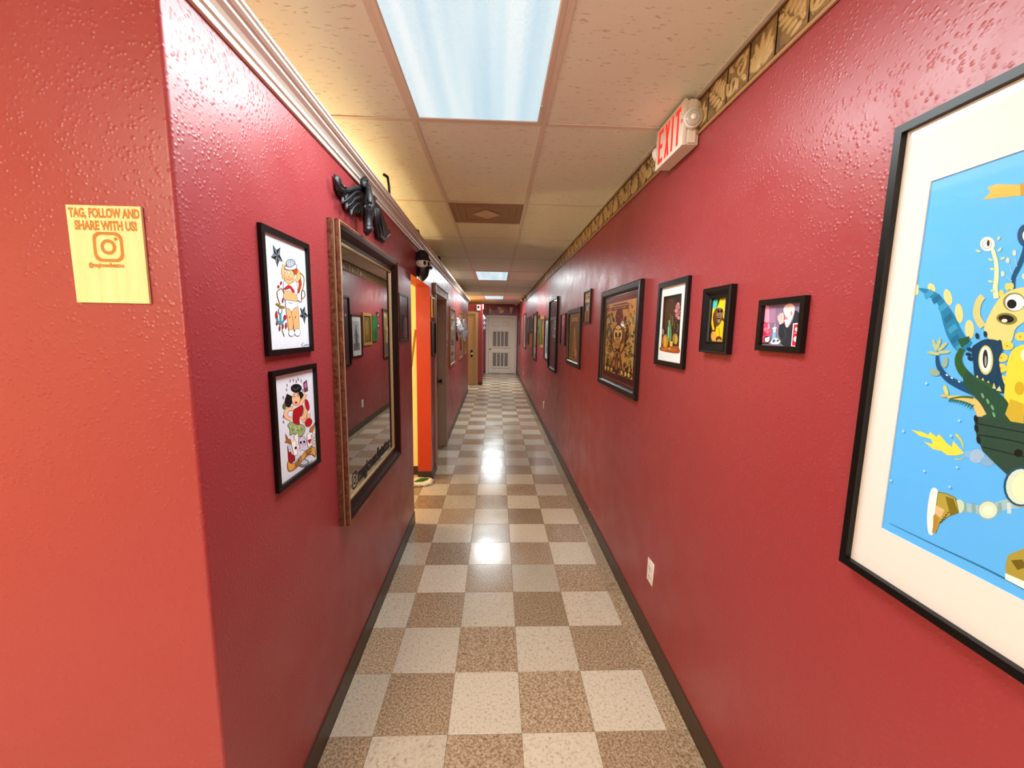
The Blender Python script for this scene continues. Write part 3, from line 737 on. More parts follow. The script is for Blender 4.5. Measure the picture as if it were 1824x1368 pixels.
# ---- pin-up with cards print
t = framed(LW, 1.206, 1.508, 1.145, 1.518, .017, .013, 'black framed print of a dark-haired pin-up with cards and banner, lower of two', group=GA, glass=False, matcol=M_PAPER)
A = Art(LW, .0042, pxL(460, 630, 5.064, .005))
for x, y in ((290, 245), (345, 250), (362, 230), (390, 245), (262, 285), (258, 325), (228, 395), (318, 240), (405, 330), (250, 415), (228, 570), (230, 615)):
    A.line([(x-7, y-10), (x+5, y-4), (x-4, y+6), (x+7, y+11)], R.choice(('#5a4a50', '#8a2a34', '#3a3a44')), 5)
A.line([(300, 380), (272, 440), (262, 480)], '#1b1a20', 90, 50); A.ell(345, 312, 50, 40, '#17161c'); A.ell(384, 375, 26, 34, '#17161c'); A.line([(315, 310), (340, 325), (370, 300)], '#6a6a78', 6)
A.line([(375, 470), (408, 410), (432, 365)], OUT, 36, 28); A.line([(375, 470), (408, 410), (432, 365)], '#edc6a0', 30, 22)
A.poly([(408, 262), (438, 236), (450, 335), (418, 350)], '#7a4a62', False, '#3a2030', 3); A.poly([(416, 275), (434, 260), (440, 300), (420, 312)], '#b98aa8')
A.line([(325, 490), (262, 510), (252, 565), (300, 592)], OUT, 38); A.line([(325, 490), (262, 510), (252, 565), (300, 592)], '#edc6a0', 32)
A.ell(236, 475, 16, 28, '#6d7a4a')
A.ell(342, 410, 38, 57, '#efc9a4', OUT, 3); A.ell(342, 441, 13, 11, '#b3202a'); A.ell(327, 388, 7, 5, '#222'); A.ell(358, 382, 7, 5, '#222'); A.line([(320, 374), (334, 370)], '#222', 4); A.line([(350, 368), (366, 364)], '#222', 4)
A.poly([(320, 515), (355, 485), (402, 468), (400, 540), (372, 590), (375, 650), (335, 650), (314, 590)], '#b5202a', True, '#5a0c14', 4)
A.line([(385, 590), (420, 560), (430, 480)], OUT, 48, 34); A.line([(385, 590), (420, 560), (430, 480)], '#e9c29c', 42, 28)
A.line([(400, 610), (450, 590), (455, 540)], OUT, 30); A.line([(400, 610), (450, 590), (455, 540)], '#e9c29c', 25)
A.ell(442, 462, 18, 52, '#c0222c', '#5a0c14', 3, -.2); A.ell(455, 620, 30, 40, '#c0222c', '#5a0c14', 3, .4)
A.poly([(268, 645), (300, 615), (345, 640), (400, 640), (425, 680), (405, 730), (370, 745), (320, 720), (290, 735), (285, 680)], '#a7b886', True, '#56683c', 4)
for i in range(9): A.line([(285+i*14, 650+(i % 3)*18), (300+i*13, 680+(i % 2)*20)], R.choice(('#6d8050', '#c8d4a8', '#55663a')), 7)
A.poly([(322, 740), (358, 722), (375, 850), (340, 870)], '#f2efe9', False, '#555', 3); A.poly([(298, 800), (336, 775), (358, 905), (322, 925)], '#f5f2ec', False, '#555', 3)
A.ell(338, 850, 10, 14, '#222', ang=.2); A.poly([(440, 730), (488, 705), (498, 820), (448, 845)], '#f5f2ec', False, '#555', 3)
A.ell(456, 785, 9, 11, '#c0222c'); A.ell(470, 780, 9, 11, '#c0222c'); A.poly([(449, 793), (478, 786), (466, 818)], '#c0222c')
A.poly([(476, 730), (515, 725), (518, 840), (490, 850)], '#ddd8d2', False, '#777', 3)
for i in range(7): A.ell(485+(i % 2)*18, 745+i*14, 7, 6, '#9a959a')
A.ell(398, 795, 37, 48, '#d8cfe2', '#40304a', 4); A.ell(383, 802, 10, 13, '#2a2030'); A.ell(414, 796, 10, 13, '#2a2030'); A.poly([(396, 815), (404, 815), (400, 826)], '#2a2030'); A.line([(375, 870), (425, 835)], '#e5dff0', 12); A.line([(378, 836), (425, 872)], '#e5dff0', 12)
A.poly([(245, 722), (272, 770), (292, 772), (300, 815), (262, 800), (240, 798), (255, 775)], '#b5793a', False, '#5a3418', 3); A.poly([(513, 618), (506, 665), (488, 712), (462, 700), (470, 665), (488, 655)], '#c08a4a', False, '#5a3418', 3)
A.poly([(265, 830), (282, 822), (300, 905), (330, 920), (332, 960), (300, 985), (276, 985), (272, 930)], '#a52430', False, '#3a0c12', 3); A.poly([(265, 830), (282, 822), (294, 880), (278, 890)], '#c8ccd4')
A.ell(408, 985, 52, 34, '#8f949c', '#444', 3); A.ell(408, 978, 36, 20, '#c9ced6')
A.poly([(266, 975), (300, 992), (350, 975), (420, 885), (475, 848), (510, 850), (516, 925), (480, 905), (440, 918), (370, 1000), (310, 1050), (272, 1050)], '#dfae62', True, '#5a3a1a', 4)
A.line([(487, 962), (470, 985), (490, 1000), (500, 975), (508, 990), (522, 958)], '#444', 4); A.line([(245, 1158), (362, 1078)], '#888', 3)
A.build(t)
g = pxL(460, 630, 5.064, .005)
for wd, (x, y) in (("LUK'S", (322, 1020)), ('RULE', (424, 922))):
    u_, v_ = g(x, y); u2, v2 = g(x+60, y-55); text_mb(LW, wd, u_, v_, .030, 0, .0098, 1, math.atan2(v2-v_, u2-u_), .02, .62).build('lettering', pmat('ink_brown', '#40240f', .6), t)

# ---- large mirror
t = thing('wall_mirror', LW(2.19, .797, 0), 'tall mirror in a distressed red-gold frame with lettering along its lower edge', 'mirror')
b = MB(); b.sweep_rect(LW, 1.686, 2.69, .797, 2.075, [(0, .0005), (0, .018), (.003, .021), (.001, .023), (.001, .029), (.004, .031), (.001, .034), (.002, .045), (.005, .047), (.008, .049), (.018, .046)], [0, 0, 0, 1, 0, 0, 0, 0, 1, 0, 0]); b.build('frame', [M_DIST, M_GILT], t)
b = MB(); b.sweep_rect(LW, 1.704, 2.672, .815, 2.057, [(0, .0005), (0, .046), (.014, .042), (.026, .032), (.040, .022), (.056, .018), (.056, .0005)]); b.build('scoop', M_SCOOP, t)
b = MB(); b.sweep_rect(LW, 1.760, 2.616, .871, 2.001, [(0, .0005), (0, .019), (.004, .021), (.010, .019), (.012, .013), (.012, .0005)]); b.build('inner_lip', M_GILT, t)
b = MB(); b.box(LW, 1.768, 2.608, .879, 1.993, .001, .012); b.build('mirror_glass', M_MIRROR, t)
camera_logo(LW, 1.865, .937, .036, .040, .0125, 1, .17).build('camera_emblem', M_DARK, t)
text_mb(LW, 'magicneedletattoo', 1.912, .912, .090, 0, .0125, 1, 0, .06, .91).build('lettering', M_DARK, t)

# ---- black dragon plaque above the mirror
t = thing('dragon_plaque', LW(2.05, 2.08, 0), 'black winged dragon sculpture hung head-down above the mirror', 'sculpture')
def dr(n): return pxL(580, 300, 9.77, n)
def dpt(x, y, n): u, v = dr(n)(x, y); return LW(u, v, n)
def dpoly(b, pts, n0, n1, ins=.8):
    k = [dr(n0)(*p) for p in pts]; b.relief(LW, k, n0, n1, ins)
b = MB()
dpoly(b, [(140, 110), (190, 120), (225, 260), (285, 375), (300, 560), (215, 470), (160, 340)], .008, .024, .7)
dpoly(b, [(285, 375), (480, 345), (690, 340), (700, 600), (690, 840), (620, 860), (560, 770), (510, 700), (450, 800), (405, 740), (355, 720), (310, 660), (290, 560)], .008, .028, .85)
for P_, r0, r1 in (([(160, 110), (172, 200), (215, 300), (270, 375), (400, 375), (540, 335), (690, 340)], .005, .010), ([(300, 590), (390, 530), (430, 490), (520, 410), (640, 390), (690, 470)], .0035, .0075),
                   ([(350, 680), (450, 610), (500, 530), (600, 495), (690, 570)], .0035, .0075), ([(430, 790), (480, 690), (540, 620), (630, 600), (690, 670)], .0035, .0075), ([(560, 800), (590, 740), (640, 720), (690, 760)], .003, .007),
                   ([(270, 265), (300, 300), (360, 340)], .003, .007)):
    k = len(P_); b.tube([dpt(x, y, .026+.02*i/(k-1)) for i, (x, y) in enumerate(P_)], [r0+(r1-r0)*i/(k-1) for i in range(k)])
b.build('wing', M_BRONZE, t)
b = MB()
for x, y in ((290, 590), (360, 690), (440, 800)): b.tube([dpt(x+10, y-70, .03), dpt(x, y-10, .034), dpt(x-14, y+40, .02)], [.006, .006, .001])
b.build('claw', pmat('claw_grey', '#55565a', .3), t)
b = MB()
hp = [(720, 330, .05, .018), (735, 450, .07, .026), (755, 560, .085, .030), (760, 660, .09, .033), (750, 760, .085, .030), (745, 880, .08, .024), (738, 1000, .082, .024), (728, 1080, .08, .023), (720, 1135, .07, .015)]
b.tube([dpt(x, y, n) for x, y, n, r in hp], [r*.78 for x, y, n, r in hp], 12)
b.tube([dpt(700, 700, .05), dpt(690, 900, .05), dpt(690, 1120, .05)], [.014, .012, .009])
b.tube([dpt(690, 1050, .09), dpt(745, 1060, .10), dpt(800, 1040, .09)], [.01, .016, .01])
b.ell(dpt(765, 655, .118), (.006, 0, 0), (0, .010, 0), (0, 0, .010)); b.ell(dpt(690, 680, .10), (.006, 0, 0), (0, .012, 0), (0, 0, .010))
b.build('head', M_BRONZE, t)
b = MB(); b.tube([dpt(700, 350, .06), dpt(650, 280, .06), dpt(640, 210, .05), (dpt(690, 165, .05)), dpt(730, 220, .06)], [.013, .014, .012, .010, .005]); b.build('horn', M_BRONZE, t)
b = MB(); b.tube([dpt(770, 610, .10), dpt(755, 480, .085), dpt(740, 330, .075), dpt(730, 250, .06)], [.010, .016, .015, .006]); b.build('horn', M_BRONZE, t)
b = MB()
for i in range(7): b.tube([dpt(800, 640-18*i, .06), dpt(850, 560-16*i+20, .05), dpt(900-4*i, 500+6*i, .035)], [.006, .005, .001], 6)
b.build('mane', M_BRONZE, t)
b = MB(); dpoly(b, [(830, 620), (880, 660), (930, 760), (990, 930), (1050, 1080), (1100, 1150), (1040, 1200), (985, 1290), (930, 1230), (870, 1200), (850, 1050), (830, 850)], .008, .03, .8)
for x0, x1 in ((850, 900), (880, 950), (905, 1010)): b.tube([dpt(x0, 680, .034), dpt((x0+x1)/2, 900, .034), dpt(x1, 1170, .026)], [.010, .008, .006])
b.tube([dpt(1085, 1160, .02), dpt(1110, 1100, .02), dpt(1100, 1060, .02)], [.008, .006, .002])
b.build('wing', M_BRONZE, t)

# ---- pirate-like head above the doorway
t = thing('wall_mask', LW(3.62, 2.06, 0), 'black head mask with pale bone band hung over the lit doorway', 'mask')
cn = LW(3.62, 2.2, .045)
b = MB(); b.ell(cn+Vector((0, 0, .055)), (.058, 0, 0), (0, .085, 0), (0, 0, .062)); b.ell(cn+Vector((.0, 0, .035)), (.068, 0, 0), (0, .095, 0), (0, 0, .022)); b.build('hat', M_DARK, t)
b = MB(); b.ell(cn+Vector((.004, 0, .0)), (.064, 0, 0), (0, .086, 0), (0, 0, .048)); b.build('bone_band', M_BONE, t)
for v_ in (Vector((.054, -.035, 0)), Vector((.054, .03, 0)), Vector((.03, -.066, 0))):
    b = MB(); b.ell(cn+v_, (.014, 0, 0), (0, .018, 0), (0, 0, .018)); b.build('eye_socket', M_DARK, t)
b = MB(); b.lathe(cn+Vector((0, 0, -.01)), (0, 0, -1), [(.060, 0), (.060, .03), (.056, .06), (.050, .085), (.034, .108), (.012, .13), (.003, .136)]); b.tube([cn+Vector((.05, -.06, -.028)), cn+Vector((.075, -.01, -.03)), cn+Vector((.05, .05, -.028))], [.006, .014, .006]); b.build('beard', M_BRONZE, t)

# ---- short black rods standing on top of the left wall
for u_, h_ in ((2.62, .16), (3.64, .08), (5.03, .10)):
    lab = {2.62: 'bent black rod rising above the wall trim over the mirror', 3.64: 'short black stub on the wall trim above the lit doorway', 5.03: 'short black rod on the wall trim above the taupe door'}[u_]
    t = thing('wall_rod', LW(u_, 2.402, .02), lab, 'rod', 'black rods on the wall top')
    b = MB(); b.tube([LW(u_, 2.402, .02), LW(u_, 2.402+h_*.6, .018), LW(u_-.004, 2.402+h_*.93, .012)], .0075); b.build('stem', M_BLACK, t)
    b = MB(); b.tube([LW(u_-.004, 2.402+h_*.93, .014), LW(u_-.02, 2.402+h_, -.01)], .009); b.build('hook', M_BLACK, t)

# ---- pictures further along the left wall
GL = 'framed pictures on the left wall'
def simple_art(t, F, u0, u1, v0, v1, n, bg, shapes):
    A = Art(F, n, dn=.00006); A.rect(u0, u1, v0, v1, bg); du, dv = u1-u0, v1-v0
    A.g = lambda x, y: (u0+x*du, v0+y*dv)
    for sh in shapes:
        if sh[0] == 'e': A.ell(*sh[1:])
        elif sh[0] == 'p': A.poly(*sh[1:])
        elif sh[0] == 'l': A.line(*sh[1:])
        elif sh[0] == 'r': x0, x1, y0, y1, c = sh[1:]; A.poly([(x0, y0), (x1, y0), (x1, y1), (x0, y1)], c)
    return A.build(t)
t = framed(LW, 2.87, 3.17, 1.555, 1.893, .012, .012, 'dark purplish framed picture between the mirror and the doorway', group=GL, mat=M_DKWOOD)
simple_art(t, LW, 2.884, 3.156, 1.569, 1.879, .0045, '#4a2c38', [('r', .45, .8, .05, .55, '#8a5f5a'), ('e', .55, .6, .16, .2, '#6b4048'), ('l', [(.2, .1), (.4, .5), (.35, .9)], '#2c1a24', .12, .05), ('r', .72, .9, .05, .5, '#a98078')])  # purple tones paint the red wall's reflection in the glass into the print
t = framed(LW, 4.37, 4.56, 1.77, 1.985, .014, .016, 'small gold framed picture beside the taupe door, above a black one', group=GL, mat=M_GOLD)
simple_art(t, LW, 4.384, 4.546, 1.784, 1.971, .0045, '#8c7a66', [('e', .5, .5, .25, .35, '#5a4636'), ('r', .1, .9, .05, .2, '#cbbca6')])
t = framed(LW, 4.37, 4.56, 1.37, 1.728, .02, .03, 'black framed dark picture beside the taupe door, below a small gold one', group=GL, mat=M_DKWOOD)
simple_art(t, LW, 4.39, 4.54, 1.39, 1.708, .0045, '#2a1a1c', [('e', .5, .55, .3, .35, '#4a3030'), ('r', .1, .9, .04, .14, '#7a6a64')])
gold_lab = ('nearest tall gold framed picture past the taupe door', 'middle tall gold framed picture, between the two silvery masks', 'farthest gold framed picture at the end of the left wall')
for (u0, u1, v0, v1), lb, c1, c2 in (((6.2, 7.08, 1.075, 1.992), gold_lab[0], '#8d8586', '#6d6468'), ((7.86, 8.78, 1.06, 2.01), gold_lab[1], '#9a8f84', '#6f5c50'), ((9.40, 10.12, 1.07, 2.015), gold_lab[2], '#94887c', '#7a6a60')):
    t = framed(LW, u0, u1, v0, v1, .035, .018, lb, group='tall gold framed pictures on the left wall', mat=M_GOLD)
    simple_art(t, LW, u0+.035, u1-.035, v0+.035, v1-.035, .0045, c1, [('r', .08, .92, .06, .94, '#b0a8a6'), ('r', .16, .84, .14, .88, c2), ('e', .5, .6, .22, .2, '#a89c98'), ('p', [(.25, .16), (.4, .45), (.6, .45), (.78, .16)], '#54484a'), ('r', .2, .8, .84, .87, '#d8d2cc')])
# ---- two silvery face masks
def face_mask(F, uc, vc, hw, hh, dep, label, m=M_SILVER, tassel=False, group=None):
    t = thing('face_mask', F(uc, vc-hh, 0), label, 'mask', group)
    b = MB(); N, K = 9, 14; rows = []
    for i in range(N):
        y = -1+2*i/(N-1); wv = math.sqrt(max(0.02, 1-abs(y)**2.3))*(1 if y > 0 else 1-.25*abs(y)); row = []
        for j in range(K+1):
            a = -1+2*j/K; z = dep*(1-abs(a)**2.2)*(1-.5*abs(y)**2.5)
            if abs(a) < .2 and -.35 < y < .2: z += dep*.3*(1-abs(a)/.2)
            if .2 < abs(a) < .62 and .12 < y < .4: z -= dep*.25
            if abs(a) < .35 and -.62 < y < -.45: z -= dep*.15
            row.append(b.vert(F(uc+a*wv*hw, vc+y*hh, .004+max(z, .001))))
        rows.append(row)
    for P_, Q_ in zip(rows, rows[1:]):
        for j in range(K): b.face((P_[j], P_[j+1], Q_[j+1], Q_[j]), 0, None, True)
    bk = [r_[0] for r_ in rows]+[r_[-1] for r_ in rows[::-1]]; b.face(bk)
    b.build('face', m, t)
    for s0 in (-1, 1):
        b = MB(); b.ell(F(uc+s0*hw*.36, vc+.22*hh, dep*.72), (.01, 0, 0), (0, hw*.14, 0), (0, 0, hh*.07)); b.build('eye', M_DARK, t)
    b = MB(); b.ell(F(uc, vc-.52*hh, dep*.85), (.008, 0, 0), (0, hw*.2, 0), (0, 0, hh*.04)); b.build('mouth', M_DARK, t)
    b = MB()
    for i in range(9):
        a = PI*(i/8); b.relief(F, [(uc+hw*(math.cos(a)*.8+x), vc+hh*(.35+math.sin(a)*.55+y)) for x, y in petal(0, 0, a, .42, .22)], .003, dep*.45, .5)
    b.build('plume', m, t)
    if tassel:
        b = MB(); b.tube([F(uc-hw*.7, vc-hh*.5, .02), F(uc-hw*.75, vc-hh*1.0, .02), F(uc-hw*.7, vc-hh*1.5, .02)], [.01, .018, .012]); b.build('ribbon', M_DARK, t)
    return t
GM = 'silvery face masks'
face_mask(LW, 7.47, 1.665, .19, .15, .095, 'nearer silvery plumed face mask with black ribbon among gold frames', tassel=True, group=GM)
face_mask(LW, 9.09, 1.60, .20, .22, .085, 'farther silvery plumed face mask between the last two gold frames', group=GM)
# ---- intercom plate beside the taupe door
t = thing('wall_plate', LW(5.81, 1.41, 0), 'narrow white plate on the wall just past the taupe door', 'wall plate')
b = MB(); b.box(LW, 5.775, 5.855, 1.41, 1.60, .0005, .010); b.build('plate', M_WHITE, t)
b = MB(); b.box(LW, 5.795, 5.835, 1.44, 1.50, .010, .014); b.build('button', M_GREY, t)
# ---- masks and chime at the far end
fN = lambda u, v, n: Vector((-.43-.0213*(u-12.15)+n, u, v))
for i, (v_, lb) in enumerate(((2.02, 'top'), (1.87, 'middle'), (1.72, 'lowest'))):
    face_mask(fN, 13.2+.15*i, v_, .09, .085, .075, '%s of three silver masks stacked left of the end door' % lb, group='silver masks by the end door')
t = thing('door_chime', KW(-.545, 2.212, 0), 'small white box with dark round speaker above the tan door', 'door chime')
b = MB(); b.box(KW, -.60, -.492, 2.212, 2.372, .0005, .035); b.build('box', M_WHITE, t)
b = MB(); b.lathe(KW(-.546, 2.31, .035), (0, -1, 0), [(.034, 0), (.034, .004), (.024, .004), (.024, .001), (0, .001)]); b.build('speaker', M_DARK, t)
t = thing('wall_box', fN(12.19, 2.3, 0), 'slim white box at the top corner of the red pillar', 'wall box')
b = MB(); b.box(fN, 12.17, 12.23, 2.25, 2.395, .0005, .03); b.build('box', M_WHITE, t)
b = MB(); b.box(fN, 12.18, 12.22, 2.27, 2.31, .03, .033); b.build('cover', M_GREY, t)
# gold ornaments over the end door
GO = 'gold ornaments over the end door'; M_GLD = pmat('gold_paint', '#fbe0a0', .45, metal=0)
t = thing('gold_ornament', EW(-.255, 2.262, 0), 'leftmost gold ornament over the end door, an upright figure', 'ornament', GO)
b = MB(); b.lathe(EW(-.27, 2.262, .035), (0, 0, 1), [(.045, 0), (.045, .03), (.02, .05), (.035, .09), (.04, .12), (.02, .15), (.026, .175), (.022, .2), (.006, .225), (.002, .24)]); b.build('figure', M_GLD, t)
b = MB(); b.tube([EW(-.25, 2.37, .04), EW(-.21, 2.395, .05), EW(-.175, 2.35, .04), EW(-.18, 2.315, .04)], [.014, .013, .01, .016]); b.build('arm', M_GLD, t)
t = thing('gold_ornament', EW(.14, 2.295, 0), 'middle gold ornament over the end door, a wide scrolled cluster', 'ornament', GO)
for cu_, cv_, r_ in ((.065, 2.45, .05), (.205, 2.35, .055), (.14, 2.41, .045), (.13, 2.33, .04)):
    b = MB(); b.ell(EW(cu_, cv_, .025), (r_, 0, 0), (0, .03, 0), (0, 0, r_*.85)); b.build('scroll', M_GLD, t)
b = MB(); b.tube([EW(.03, 2.49, .03), EW(.12, 2.50, .03), EW(.21, 2.46, .03), EW(.26, 2.38, .03), EW(.2, 2.30, .03), EW(.1, 2.30, .03)], .014); b.build('ribbon', M_GLD, t)
face_mask(EW, .535, 2.402, .066, .112, .06, 'rightmost gold ornament over the end door, a face mask', M_GLD, group=GO)

# ---- dust mop in the doorway
t = thing('dust_mop', (-1.02, 4.24, 0), 'white fringed dust mop with green patch on the doorway floor', 'mop')
b = MB(); b.ell((-1.0, 4.235, .022), (.30, 0, 0), (0, .085, 0), (0, 0, .020), 20); b.build('pad', pmat('mop_cotton', '#efe6d0', .9), t)
b = MB()
for i in range(86):
    a = 2*PI*i/86; c, s_ = math.cos(a), math.sin(a); ex = .30*(abs(c)**.6)*(1 if c > 0 else -1); ey = .085*(abs(s_)**.6)*(1 if s_ > 0 else -1); r1 = R.uniform(.04, .06)
    x, y = -1.0+ex*.93, 4.235+ey*.9
    if y+s_*r1 > 4.325: r1 = .012
    b.tube([(x, y, .03), (x+c*r1*.6, y+s_*r1*.6, .026+R.uniform(0, .006)), (x+c*r1, y+s_*r1, .008)], [.009, .010, .006], 6)
tag(b.build('fringe', pmat('mop_cotton', '#efe6d0', .9), t), kind='stuff')
b = MB(); b.prism(XYZ, [(-.86, 4.175), (-.775, 4.185), (-.715, 4.275), (-.80, 4.265)], .040, .046); b.build('patch', pmat('mop_green', '#1f6d1c', .7), t)
b = MB(); b.tube([(-1.045, 4.24, .045), (-1.04, 4.245, .10), (-1.035, 4.25, .15)], [.02, .016, .014]); b.build('swivel', pmat('mop_metal', '#8a8a86', .4, metal=.7), t)
b = MB(); b.tube([(-1.035, 4.25, .15), (-.868, 4.42, 1.64)], .0125); b.build('handle', pmat('mop_wood', '#a8702a', .45), t)

# ================================================================== RIGHT WALL PICTURES
PR = pxR
# -- large monster-boat poster, only its left part is in view
t = framed(RW, .20, .862, 1.127, 2.072, .016, .026, 'large black framed blue poster of cartoon monsters in a boat, nearest the viewer', back=.010)
b = ring(RW, .214, .848, 1.141, 2.058, .286, .787, 1.246, 1.943, .010, .013); b.build('mat_board', M_MATB, t)
A = Art(RW, .0103); A.rect(.284, .789, 1.244, 1.945, '#6fbef8')
m1, m2, m3, m4 = PR(1600, 400, 4.558, .0105), PR(1560, 650, 5.473, .0105), PR(1520, 840, 3.42, .0105), PR(1580, 100, 3.8, .0105)
A.g = m3; A.line([(220, 315), (500, 450), (800, 590), (1040, 715)], '#2f86ad', 4, 14)
A.line([(640, 205), (740, 228), (820, 235)], '#a9c9d2', 50); A.line([(820, 235), (930, 200), (1060, 190)], '#a9c9d2', 60)
for x, c in ((690, '#8fb4bf'), (745, '#8fb4bf'), (905, '#8fb4bf'), (960, '#c5dde2')): A.line([(x-14, 190), (x-10, 255)], c, 24)
A.ell(820, 235, 58, 54, '#d3e2d2', '#a3bfb9', 6); A.ell(820, 237, 34, 30, '#e6efdd'); A.ell(645, 212, 30, 42, '#c9dccb')
A.poly([(474, 110), (516, 122), (506, 250), (486, 376), (456, 368), (450, 250)], '#e9ecef', True)
A.poly([(516, 125), (570, 135), (622, 160), (642, 250), (582, 272), (524, 318), (502, 376), (482, 372), (500, 250)], '#b6ac5a', False, '#6a6024', 4)
A.poly([(502, 205), (555, 232), (532, 282), (496, 252)], '#e2c29a'); A.poly([(560, 150), (610, 165), (640, 250), (590, 268)], '#8a7f2c'); A.poly([(488, 262), (520, 285), (500, 370), (484, 366)], '#b9964a')
for i in range(5): A.line([(524+12*i, 312-15*i), (546+9*i, 300-13*i)], '#1c3550', 6)
A.poly([(940, 520), (1000, 485), (1060, 470), (1120, 520), (1120, 720), (1000, 690), (930, 640)], '#b0a656', True); A.poly([(960, 540), (1030, 535), (1060, 580), (1000, 600)], '#7c722a'); A.poly([(926, 618), (1040, 668), (1120, 690), (1120, 735), (1040, 715), (925, 655)], '#e9ecef')
A.g = m4; A.poly([(650, 972), (702, 922), (680, 890), (745, 866), (927, 872), (1020, 860), (1020, 950), (927, 942), (745, 960)], '#d5bc62'); A.poly([(900, 865), (935, 855), (1020, 850), (1020, 940), (905, 945)], '#c2a348')
A.g = m2; A.ell(985, 890, 75, 68, '#a6c3df'); A.ell(1090, 940, 70, 50, '#8fb8dc'); A.poly([(870, 845), (925, 835), (920, 900), (875, 905)], '#8fc0ea')
A.poly([(350, 635), (440, 650), (515, 682), (528, 655), (592, 702), (618, 675), (690, 762), (742, 802), (755, 740), (862, 862), (780, 884), (700, 880), (640, 838), (560, 822), (470, 748), (560, 772), (540, 722), (430, 692)], '#e9dc62')
A.line([(780, 675), (835, 740), (855, 815)], '#cdd25a', 26, 8); A.line([(770, 915), (830, 920), (875, 880)], '#cdd25a', 10, 4)
A.g = m1
A.poly([(115, 475), (165, 490), (165, 562), (105, 592)], '#e9dca8')
for x, y, rx, ry, an in ((272, 515, 28, 40, -.5), (405, 590, 32, 66, -.25), (495, 720, 32, 78, -.1), (580, 850, 38, 75, -.05)): A.ell(x, y, rx, ry, '#e3d59c', ang=an)
A.poly([(165, 522), (230, 522), (320, 560), (400, 650), (470, 760), (512, 850), (560, 930), (600, 960), (540, 1030), (470, 1020), (410, 930), (372, 830), (345, 720), (318, 640), (255, 590)], '#2c8db4', True)
for i, (x, y) in enumerate(((235, 550), (300, 590), (350, 655), (395, 745), (430, 830), (450, 915), (495, 975))): A.poly([(x-28, y+22), (x+30, y-28), (x+58, y+8), (x-8, y+58)], ('#4aa6cc', '#1f7ba3')[i % 2])
A.line([(935, 520), (938, 430), (985, 330), (1030, 210), (1040, 120)], '#17638a', 34, 46); A.ell(1040, 90, 72, 95, '#175f86'); A.ell(1050, 90, 40, 50, '#dfe8e4')
for a_, b_ in (((925, 460), (850, 400)), ((930, 400), (890, 290)), ((965, 340), (945, 230)), ((960, 440), (1021, 420))): A.line([a_, b_], '#a9cfe0', 7, 3); A.ell(b_[0], b_[1], 16, 24, '#c5d8c0')
A.line([(800, 600), (790, 520), (800, 420), (797, 310), (768, 200)], '#dfe3b8', 44, 30); A.ell(728, 158, 60, 58, '#eef0dd'); A.ell(722, 160, 40, 38, '#a9ab88'); A.ell(722, 160, 34, 33, '#e9ecea'); A.ell(733, 152, 12, 25, '#2b3a45')
for x, y, an in ((818, 112, -.9), (826, 205, -.8), (652, 215, .3), (850, 275, -.4), (752, 285, .3), (768, 362, .2), (752, 462, .2), (770, 540, .2)): A.ell(x, y, 22, 11, '#bcd3b4', ang=an)
A.line([(690, 580), (650, 640), (640, 740), (690, 830)], '#cccb92', 52, 62)
A.poly([(700, 850), (730, 760), (800, 630), (870, 560), (960, 520), (1060, 520), (1100, 640), (1060, 760), (960, 840), (920, 950), (830, 990), (740, 930)], '#d2d294', True)
for x, y in ((840, 560), (890, 505), (920, 500)): A.ell(x, y, 22, 30, '#cfcf7c')
A.ell(945, 630, 92, 78, '#97955c'); A.ell(950, 633, 78, 68, '#eceff0'); A.ell(925, 645, 40, 38, '#121212'); A.ell(975, 600, 22, 14, '#ffffff')
A.ell(885, 765, 86, 48, '#8f8b50', ang=.12); A.ell(880, 765, 64, 32, '#1a1410', ang=.12); A.ell(866, 780, 24, 14, '#f0ead8')
for x, y in ((1000, 910), (890, 985), (845, 1080), (838, 1166), (850, 1262), (890, 1345)): A.ell(x, y, 50, 36, '#ead067'); A.ell(x-5, y, 8, 7, '#b88f1a')
A.poly([(600, 1010), (640, 965), (720, 930), (830, 950), (852, 1020), (822, 1100), (850, 1250), (885, 1368), (760, 1340), (635, 1250), (612, 1120)], '#134f70', True)
for x, y in ((585, 1015), (575, 1055), (590, 1090), (645, 905), (712, 890), (830, 960)): A.ell(x, y, 26, 16, '#16486a', ang=.3 if x < 600 else 1.4)
A.ell(715, 1100, 60, 120, '#c9c98a'); A.ell(714, 1097, 48, 104, '#f0f2ea'); A.ell(712, 1090, 22, 76, '#26333a'); A.ell(714, 1110, 8, 45, '#a9b2a6')
for i in range(5): x, y = 640+45*i, 1245+22*i; A.poly([(x-22, y+14), (x+8, y-24), (x+24, y+24)], '#cfd3a0')
A.poly([(885, 1180), (920, 1040), (980, 990), (1060, 975), (1180, 1040), (1180, 1500), (890, 1500)], '#f2d658', True); A.ell(1050, 1060, 50, 56, '#e9ecd8'); A.ell(1056, 1062, 24, 28, '#222'); A.ell(990, 1330, 40, 55, '#c9b43a')
A.line([(320, 1060), (332, 1150), (400, 1245), (520, 1310), (680, 1370)], '#18608a', 22, 84)
for x, y, an in ((300, 980, 1.3), (330, 970, 1.9), (365, 990, 2.4), (290, 1045, .2), (375, 1035, -.1)): A.ell(x, y, 14, 52, '#b9c79a', ang=an-PI/2)
A.ell(300, 1200, 44, 28, '#9fb5a6', ang=.3); A.ell(385, 1120, 22, 45, '#9fb5a6', ang=.2)
A.line([(525, 1010), (492, 1090), (520, 1180), (620, 1275), (760, 1345)], '#3d6c3c', 44, 96)
for x, y in ((400, 1222), (440, 1245), (500, 1275)): A.ell(x, y, 12, 6, '#d5e6ea', ang=.6)
A.poly([(490, 935), (580, 905), (585, 935), (520, 1000)], '#2f6a4a')
A.g = m2
